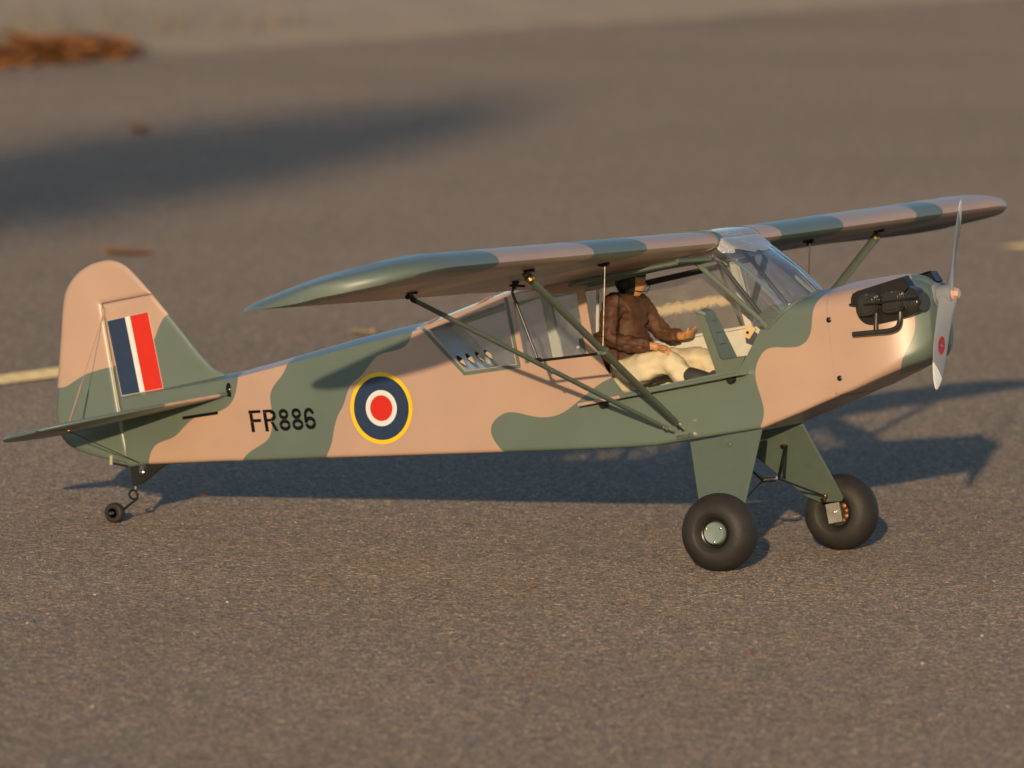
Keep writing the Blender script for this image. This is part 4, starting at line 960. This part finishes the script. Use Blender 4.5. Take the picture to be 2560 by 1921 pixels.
def leg(s):
    lg = empty('undercarriage_leg', parent=plane)
    P_ = [(-.0008, .087, .2398), (.0235, .2175, .0985), (.0195, .2200, .0925), (-.0244, .2200, .0880), (-.0500, .2160, .0990), (-.1085, .126, .1720), (-.1416, .087, .2095)] if s > 0 else [(-.0008, .087, .2398), (.0235, .2175, .0985), (.0195, .2200, .0925), (-.0300, .2200, .0880), (-.0600, .2160, .1050), (-.1416, .087, .2095)]
    vv = [Vector((x, s * y, z)) for x, y, z in P_]; nrm = (vv[1] - vv[0]).cross(vv[-1] - vv[0]).normalized() * .0026
    n = len(vv); b = MB(); b.add([p - nrm for p in vv] + [p + nrm for p in vv], [tuple(range(n)), tuple(range(2 * n - 1, n - 1, -1))] + [(i, (i + 1) % n, n + (i + 1) % n, n + i) for i in range(n)])
    o = b.build('leg_plate', M_GREEN, lg)
    md = o.modifiers.new('bevel', 'BEVEL'); md.width = .0016; md.segments = 2; md.limit_method = 'ANGLE'
    b = MB(); b.lathe((-.052, s * .108, .2105) if s < 0 else (-.052, s * .112, .205), (0, s, .7), [(-.004, .003), (.004, .0042), (.006, .0036), (.0075, .0016)], 10); b.build('leg_bolt', plain('green painted bolt', GREEN, .4), lg)
    for q in ((-.0481, s * .119, .2023), (-.0036, s * .199, .103)):
        if s < 0: q = (q[0], q[1] + .008, q[2] - .0044)
        b = MB(); b.lathe(q, (0, -s, -.55), [(.0005, .0025), (.002, .0045), (.006, .0045), (.007, .003), (.013, .003), (.014, .0045), (.017, .0045)], 10); b.build('shock_bolt', M_BRASS, lg)
for s in (-1, 1): wheel(s); leg(s)
sh = empty('shock_strut', parent=plane)
for s in (-1, 1):
    for off in (0, .004):
        for q in ((-.0481 + off, s * .116, .1995 - off * .5), (-.0036, s * .194, .1015)):
            b = MB(); b.tube([q, (-.0237 + s * .010 + off * .8, s * .012, .1437 + .0012 * s)], .0017, 7); b.build('shock_rod', M_BLACKM, sh)
b = MB()
for k in range(40):
    a = k / 39; b.lathe((-.0365 + a * .026, 0, .1425 + a * .003), (1, 0, .11), [(0, .0052), (.00035, .0056), (.0006, .0052)], 12)
b.tube([(-.037, 0, .1424), (-.0105, 0, .1456)], .0050, 10); b.build('shock_spring', M_STEEL, sh)
b = MB(); b.lathe((-.0400, 0, .1420), (1, 0, .11), [(0, .004), (.001, .0062), (.0035, .0062), (.0045, .004)], 10); b.build('spring_nut', M_BRASS, sh)

# ------------------------------------------------------------------ tail
FINO = [(-1.1204, .2830), (-1.1300, .2880), (-1.146, .2933), (-1.163, .3075), (-1.1837, .3276), (-1.221, .3686), (-1.277, .4253), (-1.3109, .4583), (-1.3333, .4758), (-1.3559, .483), (-1.378, .4821), (-1.4074, .4726), (-1.4334, .4551), (-1.4517, .4312), (-1.4608, .4046), (-1.4652, .3191), (-1.4709, .2427), (-1.4726, .1801), (-1.4611, .1509), (-1.4406, .1339), (-1.4028, .1224), (-1.366, .116)]
fo = chaikin(FINO, 2)
H0, H1, H2 = (-1.3798, .4021), (-1.3402, .2124), (-1.3134, .1052); HN = (-1.2761, .4237)
def upto(p0, p1, lst):       # part of the outline between two x positions along the list
    i0 = min(range(len(lst)), key=lambda i: math.dist(lst[i], p0)); i1 = min(range(len(lst)), key=lambda i: math.dist(lst[i], p1)); return lst[i0:i1 + 1]
finpoly = upto(fo[0], HN, fo) + [HN, (H0[0] + .0012, H0[1] - .0012), (H1[0] + .0012, H1[1]), (-1.325, .2050), (-1.20, .225), (-1.12, .255)]
rudpoly = [(HN[0], HN[1] + .0012)] + upto(HN, fo[-1], fo)[1:] + [(H2[0] - .0022, .1085), (H1[0] - .0012, H1[1]), (H0[0] - .0012, H0[1] + .0006)]
RUDG = [(-1.6, .2427), (-1.4709, .2427), (-1.4529, .2442), (-1.4346, .2561), (-1.4123, .2701), (-1.3828, .2799), (-1.3475, .2895), (-1.31, .305), (-1.2683, .3372), (-1.2612, .3603), (-1.2507, .3806), (-1.2404, .3891), (-1.22, .40), (-.9, .40), (-.9, -.1), (-1.6, -.1)]
RUDG = [RUDG[0]] + chaikin(RUDG[1:13], 2) + RUDG[13:]
def camo_fin(V): return sdf(np.stack([V[:, 0], V[:, 2]], 1), RUDG)
def plate(name, poly, parent, th, mat, camo, step=.0065, to3=None):
    pl = [tuple(map(float, p)) for p in poly]; rs_ = resample(np.array([(p[0], p[1], 0) for p in pl + pl[:1]]), 260)[:-1, :2]
    tg_ = np.roll(rs_, -1, 0) - np.roll(rs_, 1, 0); tg_ /= np.linalg.norm(tg_, axis=1)[:, None] + 1e-9; nr_ = np.stack([-tg_[:, 1], tg_[:, 0]], 1)
    ex = []
    for dd in (.0012, .0030, .0055, .0088):
        for sg in (-1, 1):
            q = rs_ + nr_ * dd * sg; ok = inside(q, pl) & (seg_dist(q, pl) > dd * .96); ex += [tuple(p) for p in q[ok]]
    V, F = cdt_region(pl, [], step, ex); d = seg_dist(V, poly)
    h = th / 2 * np.sqrt(np.clip(1 - (1 - np.clip(d / (th * 1.1), 0, 1)) ** 2, .02, 1)); b = MB(); n = len(V)
    P_ = [to3(p, -q) for p, q in zip(V, h)] + [to3(p, q) for p, q in zip(V, h)]
    fs = [tuple(int(i) for i in f) for f in F] + [tuple(int(i) + n for i in reversed(f)) for f in F]; cnt = {}
    for f in F:
        for a, c_ in ((f[0], f[1]), (f[1], f[2]), (f[2], f[0])): cnt.setdefault((min(a, c_), max(a, c_)), []).append((int(a), int(c_)))
    fs += [(a, c_, c_ + n, a + n) for l in cnt.values() if len(l) == 1 for a, c_ in l]
    b.add(P_, fs); return b.build(name, mat, parent, camo=camo, ang=55)
XZ = lambda p, t: (p[0], t, p[1])
fin = plate('fin', finpoly, plane, .0085, M_CAMO, camo_fin, to3=XZ); rud = plate('rudder', rudpoly, plane, .0085, M_CAMO, camo_fin, to3=XZ)
# fin base fairing between fin and turtledeck is the deck itself; hinge strip
b = MB(); b.tube([(H0[0], -.0032, H0[1] - .002), (H1[0], -.0032, H1[1]), (H2[0] - .001, -.0032, .112)], .0013, 8); b.build('hinge_line', plain('pale hinge edge', (.42, .37, .22), .5), rud)
fl = [(-1.3661, .3706), (-1.2823, .3907), (-1.2489, .2527), (-1.3334, .2349)]
for s in (-1, 1):
    b = MB(); tl_, tr2, br_, bl_ = [np.array(p) for p in fl]; fr_ = [0, .436, .560, 1.0]
    bd = [(tl_ + np.array((-.0012, .0008))), tr2 + np.array((.0012, .0014)), br_ + np.array((.0014, -.0008)), bl_ + np.array((-.0010, -.0014))]
    b.add([(p[0], s * .00455, p[1]) for p in bd], [(0, 1, 2, 3)], 3)
    for k in range(3):
        f0, f1 = fr_[k], fr_[k + 1]; q = [tl_ + (tr2 - tl_) * f0, tl_ + (tr2 - tl_) * f1, bl_ + (br_ - bl_) * f1, bl_ + (br_ - bl_) * f0]
        b.add([(p[0], s * .00475, p[1]) for p in q], [(0, 1, 2, 3)], k)
    b.build('fin_flash', [M_BLUE, M_DECW, M_RED, plain('pale decal film', (.55, .42, .33), .35)], fin)
# horizontal stabilizer and elevator, both halves
SB = lambda X: .251 + .26 * (X + 1.0974)
def stab_camo(V): y = np.abs(V[:, 1]); x = V[:, 0]; return np.maximum(.050 - y - (x + 1.1) * .1, y - .165 + .25 * np.minimum(0, x + 1.30))
for s in (-1, 1):
    sp = [(-1.095, .022), (-1.110, .06), (-1.150, .15), (-1.200, .238), (-1.240, .292), (-1.285, .330), (-1.325, .345), (-1.3245, .02)]
    ep = [(-1.3275, .02), (-1.328, .345), (-1.365, .345), (-1.400, .328), (-1.432, .285), (-1.448, .22), (-1.453, .14), (-1.445, .075), (-1.425, .035), (-1.40, .02)]
    sp = chaikin(sp[:-1], 2) + [sp[-1]]; ep = [ep[0]] + chaikin(ep[1:], 2)
    T3 = lambda p, t, s=s: (p[0] - .25 * t, s * p[1], SB(p[0]) + .968 * t)
    plate('stabilizer', sp, plane, .0085, M_CAMO, stab_camo, .008, T3); plate('elevator', ep, plane, .0085, M_CAMO, stab_camo, .008, T3)
    b = MB(); bp_ = Vector((-1.348, s * .1833, SB(-1.348)))
    b.lathe(bp_ + Vector((0, 0, -.008)), (0, 0, 1), [(0, .002), (.002, .005), (.005, .005), (.018, .002)], 8); b.build('wire_bolt', M_BRASS, plane)
    b = MB(); ft = Vector((-1.3745, s * .006, .378)); up_b = bp_ + Vector((0, 0, .008)); dd = up_b - ft
    b.tube([ft, ft + dd * .62], .0006, 5); b.tube([ft + dd * .62, ft + dd * .66, ft + dd * .8, up_b], [.0008, .0016, .0016, .0012], 6); b.build('bracing_wire', plain('tan wire', (.42, .27, .20), .45), plane)
    b = MB(); b.tube([bp_ + Vector((0, 0, -.006)), (-1.2868, s * .014, .112)], .0008, 5); b.build('bracing_wire', M_BLACKM, plane)
    b = MB(); b.box((-1.374, s * .0055, .384), .006, .003, .020); b.lathe((-1.374, s * .006, .379), (0, s, 0), [(0, .0028), (.003, .002)], 8); b.build('wire_anchor', plain('tan bracket', (.42, .28, .20), .5), fin)
# tail wheel
tw = empty('tail_wheel', parent=plane)
b = MB(); br = [(-1.3135, .1055), (-1.2345, .1140), (-1.2480, .1085), (-1.2935, .0735), (-1.3080, .0690)]
b.prism(br, lambda p, t: (p[0], t, p[1]), -.0075, .0075); b.build('bracket', M_BLACK, tw)
b = MB(); b.lathe((-1.3105, -.0015, .0925), (0, 0, 1), [(0, .0045), (.001, .0052), (.0095, .0052), (.0105, .004)], 12); b.build('collar', M_STEEL, tw); b = MB(); b.lathe((-1.3055, 0, .0600), (.05, 0, 1), [(0, .003), (.001, .0042), (.009, .0042), (.011, .0022)], 12); b.build('collar', M_STEEL, tw)
b = MB(); pts = [(-1.3055, 0, .072), (-1.3030, 0, .0560)]
for k in range(15): a = .2 - k * 2 * math.pi / 14; pts.append((-1.3045 - .004 + .0085 * math.cos(a), -.004 * k / 14, .0535 + .0085 * math.sin(a)))
pts += [(-1.2985, -.004, .0475), (-1.3240, -.003, .0285), (-1.3345, .003, .0200), (-1.3425, .0035, .0192)]
b.tube(pts, .0024, 8); b.build('spring_leg', M_BLACK, tw)
b = MB(); c = Vector((-1.3425, -.010, .0187)); prof = [(-.009, .010), (-.0098, .0135), (-.0085, .0168), (-.005, .0186), (0, .0190), (.005, .0186), (.0085, .0168), (.0098, .0135), (.009, .010)]
b.lathe(c, (0, -1, 0), prof, 32); b.build('tyre', M_RUBBER, tw, ang=60)
b = MB(); b.lathe(c, (0, -1, 0), [(.004, .0100), (.0098, .0100), (.0108, .0090), (.0090, .0080)], 20); b.build('rim', M_BLACK, tw)
b = MB(); b.lathe(c, (0, -1, 0), [(.006, .005), (.0115, .005), (.0135, .0035), (.018, .0028), (.019, .002)], 14); b.build('axle_nut', M_STEEL, tw)
b = MB(); b.box((-1.3535, -.006, .1150), .0055, .002, .017); b.build('rudder_tab', plain('pale tab', (.45, .42, .28), .5), rud)
b = MB(); b.tube([(-1.3560, -.003, .1095), (-1.3180, -.003, .1045)], .0022, 6); b.build('rudder_horn', M_BLACK, rud)
b = MB(); b.lathe((-1.2885, -.0085, .0955), (0, -1, 0), [(0, .0052), (.001, .005), (.002, .003)], 12); b.box((-1.2890, -.0088, .1035), .007, .0016, .012); b.tube([(-1.2945, -.009, .1125), (-1.2855, -.009, .1090), (-1.2800, -.009, .1060), (-1.2930, -.009, .1075), (-1.2945, -.009, .1125)], .0009, 6); b.build('wire_tang', M_STEEL, tw)

# ------------------------------------------------------------------ pilot figure
PF = empty('pilot_figure', (-.315, 0, .30)); tag(PF, 'pilot figure in brown leather jacket and cream trousers sitting in the open cabin', 'pilot figure')
INV = Matrix.Translation((.315, 0, -.30))
def skin_obj(name, verts, edges, radii, mat, sub=2, root=0, wr=0.0, wsc=60.0, extra=None):
    me = bpy.data.meshes.new(name); me.from_pydata([Vector(v) * 10 for v in verts], edges, [])
    o = bpy.data.objects.new(name, me); COL.objects.link(o)
    o.modifiers.new('skin', 'SKIN')
    if not me.skin_vertices: me.skin_vertices.new() if hasattr(me.skin_vertices, 'new') else None
    sv = me.skin_vertices[0].data
    for i, r in enumerate(radii):
        r = r if isinstance(r, tuple) else (r, r); sv[i].radius = (r[0] * 10, r[1] * 10); sv[i].use_root = (i == root)
    ms = o.modifiers.new('sub', 'SUBSURF'); ms.levels = sub; ms.render_levels = sub
    dg = bpy.context.evaluated_depsgraph_get(); dg.update()
    m2 = bpy.data.meshes.new_from_object(o.evaluated_get(dg))
    V = np.array([v.co for v in m2.vertices]) / 10; Fc = [tuple(p.vertices) for p in m2.polygons]
    Nn = np.array([v.normal for v in m2.vertices])
    bpy.data.objects.remove(o); bpy.data.meshes.remove(me); bpy.data.meshes.remove(m2)
    if wr:
        for i in range(len(V)):
            p = V[i] * wsc; V[i] += Nn[i] * wr * (noise.noise(p * np.array((1, 1, 1.7))) + .6 * abs(noise.noise(p * 2.1 + 5)) * -1)
    b = MB(); b.add(V, Fc)
    if extra: extra(b)
    b.v = [tuple(INV @ Vector(v)) for v in b.v]
    return b.build(name, mat, PF, ang=75)
# body: trunk, neck, arms, hands in one mesh; head and fingers are joined into it
bv = [(-.322, 0, .325), (-.322, 0, .36), (-.318, 0, .41), (-.314, 0, .447), (-.310, 0, .462), (-.3085, 0, .472),
      (-.318, -.038, .448), (-.316, -.056, .420), (-.314, -.062, .384), (-.262, -.056, .379), (-.235, -.052, .376), (-.222, -.050, .3745),
      (-.310, .036, .445), (-.292, .052, .415), (-.270, .058, .390), (-.238, .052, .389), (-.220, .048, .389), (-.208, .046, .3935)]
be_ = [(0, 1), (1, 2), (2, 3), (3, 4), (4, 5), (3, 6), (6, 7), (7, 8), (8, 9), (9, 10), (10, 11), (3, 12), (12, 13), (13, 14), (14, 15), (15, 16), (16, 17)]
brd = [(.028, .036), (.027, .033), (.028, .036), (.018, .022), .0125, .012, .015, .0125, .0105, .009, .0075, (.0095, .0075), .015, .0125, .0105, .009, .0075, (.0095, .0075)]
def head(b):
    nu, nv = 30, 22; c = Vector((-.3030, 0, .4862)); vv = []; ff = []; yaw = R(-6)
    for j in range(nv + 1):
        ph = math.pi * j / nv; 
        for i in range(nu):
            th = 2 * math.pi * i / nu; x = math.sin(ph) * math.cos(th); y = math.sin(ph) * math.sin(th); z = math.cos(ph)
            X = x * .0255; Y = y * .0205; Z = z * .029
            if z < 0: Y *= 1 - .28 * (-z) ** 1.5; X = X * (1 - .10 * (-z)) + .004 * (-z)
            fr = max(0, x) ** 2
            nose_ = math.exp(-((y / .20) ** 2)) * max(0, 1 - abs(z + .12) / .26); X += fr * .0085 * nose_ * (1 - .6 * max(0, (z + .12) / .26))
            X += fr * .0018 * math.exp(-((z - .16) / .07) ** 2) * (1 if abs(y) < .6 else .3)
            X -= fr * .0030 * math.exp(-((z - .03) / .08) ** 2) * math.exp(-((abs(y) - .38) / .16) ** 2)
            X += fr * .0016 * (math.exp(-((z + .46) / .04) ** 2) + math.exp(-((z + .56) / .045) ** 2)) * math.exp(-((y / .34) ** 2))
            X -= fr * .0012 * math.exp(-((z + .51) / .018) ** 2) * math.exp(-((y / .34) ** 2))
            X += fr * .0028 * math.exp(-((z + .80) / .12) ** 2) * math.exp(-((y / .4) ** 2))
            p = Vector((X, Y, Z)); p = Matrix.Rotation(yaw, 3, 'Z') @ p; vv.append(c + p)
    for j in range(nv):
        for i in range(nu): a = j * nu + i; c_ = j * nu + (i + 1) % nu; ff.append((a, c_, c_ + nu, a + nu))
    b.add(vv, ff)
def finger(b, pts, r):
    b.tube(pts, [r, r * 1.02, r * .92, r * .8, r * .35], 8, smooth=1)
def hand(b, w_, d, up, side, s, curl, ln=.0175, thumb=1, tv=None):
    d = Vector(d).normalized(); up = Vector(up); up = (up - d * up.dot(d)).normalized(); sd = d.cross(up) * s; w_ = Vector(w_)
    b.tube([w_, w_ + d * .006, w_ + d * .013, w_ + d * .0165], [.0070, .0098, .0102, .0070], 12, flat=.6, up=tuple(sd), smooth=1)
    for k, (o_, l_) in enumerate(((-.0072, .93), (-.0024, 1.04), (.0024, .98), (.0072, .78))):
        base_ = w_ + d * .0135 + sd * o_; a = 0; p = base_; pts = [p - d * .003, p]; L = ln * l_; dirv = d + sd * (o_ * 14)
        for f_, c_ in ((.45, curl * .6), (.32, curl), (.23, curl * .8)):
            a += c_; p = p + (dirv * math.cos(a) - up * math.sin(a)).normalized() * L * f_; pts.append(p)
        finger(b, pts, .00262 - .0002 * (k == 3))
    tb = w_ + d * .004 - sd * .006; q = Vector(tv).normalized() if tv else (d * .55 - sd * .7 + up * .35 * thumb).normalized(); t2 = q if tv else (d * .85 - sd * .3 + up * .3 * thumb).normalized()
    finger(b, [tb - q * .002, tb + q * .004, tb + q * .009, tb + q * .009 + t2 * .005, tb + q * .009 + t2 * .010], .0030)
def extras(b):
    head(b)
    hand(b, (-.224, -.050, .3750), (.92, .15, -.28), (.2, -.25, .95), 0, -1, .55, .0195)
    hand(b, (-.2145, .0460, .3900), (.82, -.42, .34), (-.45, -.45, .77), 0, -1, -.30, .0205, 2.6, (.30, -.12, .95))
body = skin_obj('body', bv, be_, brd, M_SKIN, 2, 0, extra=extras)
jv = [(-.324, 0, .316), (-.323, 0, .345), (-.319, 0, .385), (-.315, 0, .420), (-.312, 0, .447), (-.308, 0, .4645),
      (-.319, -.040, .447), (-.319, -.059, .420), (-.316, -.065, .386), (-.290, -.063, .380), (-.258, -.057, .3785), (-.236, -.053, .3765),
      (-.308, .040, .446), (-.290, .056, .416), (-.268, .061, .392), (-.245, .055, .3875), (-.2250, .049, .3885)]
je = [(0, 1), (1, 2), (2, 3), (3, 4), (4, 5), (4, 6), (6, 7), (7, 8), (8, 9), (9, 10), (10, 11), (4, 12), (12, 13), (13, 14), (14, 15), (15, 16)]
jr = [(.040, .046), (.039, .043), (.040, .044), (.039, .044), (.027, .034), (.0205, .0225), .0215, .020, .0175, .0165, .0155, .0140, .0215, .020, .0175, .0160, .0140]
skin_obj('leather_jacket', jv, je, jr, M_LEATH, 3, 1, wr=.0048, wsc=70)
tv = [(-.322, 0, .312), (-.300, -.030, .318), (-.262, -.036, .334), (-.216, -.036, .3485), (-.200, -.036, .342), (-.182, -.035, .324), (-.172, -.035, .308),
      (-.300, .030, .318), (-.255, .036, .340), (-.185, .036, .352), (-.165, .036, .342), (-.145, .035, .322)]
te = [(0, 1), (1, 2), (2, 3), (3, 4), (4, 5), (5, 6), (0, 7), (7, 8), (8, 9), (9, 10), (10, 11)]
trr = [(.036, .034), .034, .031, .0265, .0255, .022, .018, .032, .030, .0255, .0245, .019]
skin_obj('trousers', tv, te, trr, M_TROUS, 3, 0, wr=.0062, wsc=42)
for s in (-1, 1):
    y = s * .035; skin_obj('boot', [(-.182, y, .328), (-.166, y, .322), (-.148, y, .318), (-.128, y, .316), (-.112, y, .316)], [(0, 1), (1, 2), (2, 3), (3, 4)], [.0165, .0205, .0205, .0165, .011], M_BOOT, 2, 0)
# helmet shell, open at the face, with ear cups and a microphone
b = MB(); nu, nv = 84, 48; c = Vector((-.3050, 0, .4885)); vv = []; ff = []; keep = {}
for j in range(nv + 1):
    ph = math.pi * j / nv
    for i in range(nu):
        th = 2 * math.pi * i / nu; x = math.sin(ph) * math.cos(th); y = math.sin(ph) * math.sin(th); z = math.cos(ph)
        X, Y, Z = x * .0305, y * .0248, z * .0318
        if z < 0: Y *= 1 - .18 * (-z) ** 1.5
        p = Matrix.Rotation(R(-6), 3, 'Z') @ Vector((X, Y, Z)); vv.append(c + p); keep[j * nu + i] = not (x > abs(y) * 1.05 and x > .12 and z < .20) and z > -.975
idx = {}; v2 = []
for j in range(nv):
    for i in range(nu):
        f = (j * nu + i, j * nu + (i + 1) % nu, (j + 1) * nu + (i + 1) % nu, (j + 1) * nu + i)
        if all(keep[k] for k in f): ff.append(f)
b.add(vv, ff)
for s in (-1, 1): b.lathe(c + Vector((-.003, s * .0215, -.006)), (0, s, 0), [(0, .0105), (.003, .0105), (.005, .008), (.0055, .002)], 16)
b.v = [tuple(INV @ Vector(v)) for v in b.v]
o = b.build('flying_helmet', M_HELM, PF, ang=70); md = o.modifiers.new('thick', 'SOLIDIFY'); md.thickness = .0016
b = MB(); b.tube([INV @ Vector(p) for p in ((-.295, -.0245, .475), (-.281, -.0225, .471), (-.2685, -.011, .4703), (-.2665, -.004, .474), (-.2675, .002, .482))], .0008, 6, smooth=2); b.build('microphone', M_BLACK, PF)
for s in (-1, 1):
    b = MB(); e_ = Matrix.Rotation(R(-6), 3, 'Z') @ Vector((.0215, s * .0082, .0012)) + Vector((-.3030, 0, .4862)); b.lathe(INV @ (e_ + Vector((-.002, 0, 0))), (1, s * .25, 0), [(0, .0022), (.001, .0024), (.0022, .0018), (.0027, .0006)], 10)
    b.lathe(INV @ (e_ + Vector((.0003, 0, 0))), (1, s * .25, 0), [(0, .0011), (.0005, .0010)], 8, 1); b.build('eye', [M_EYE, M_BLACK], PF)
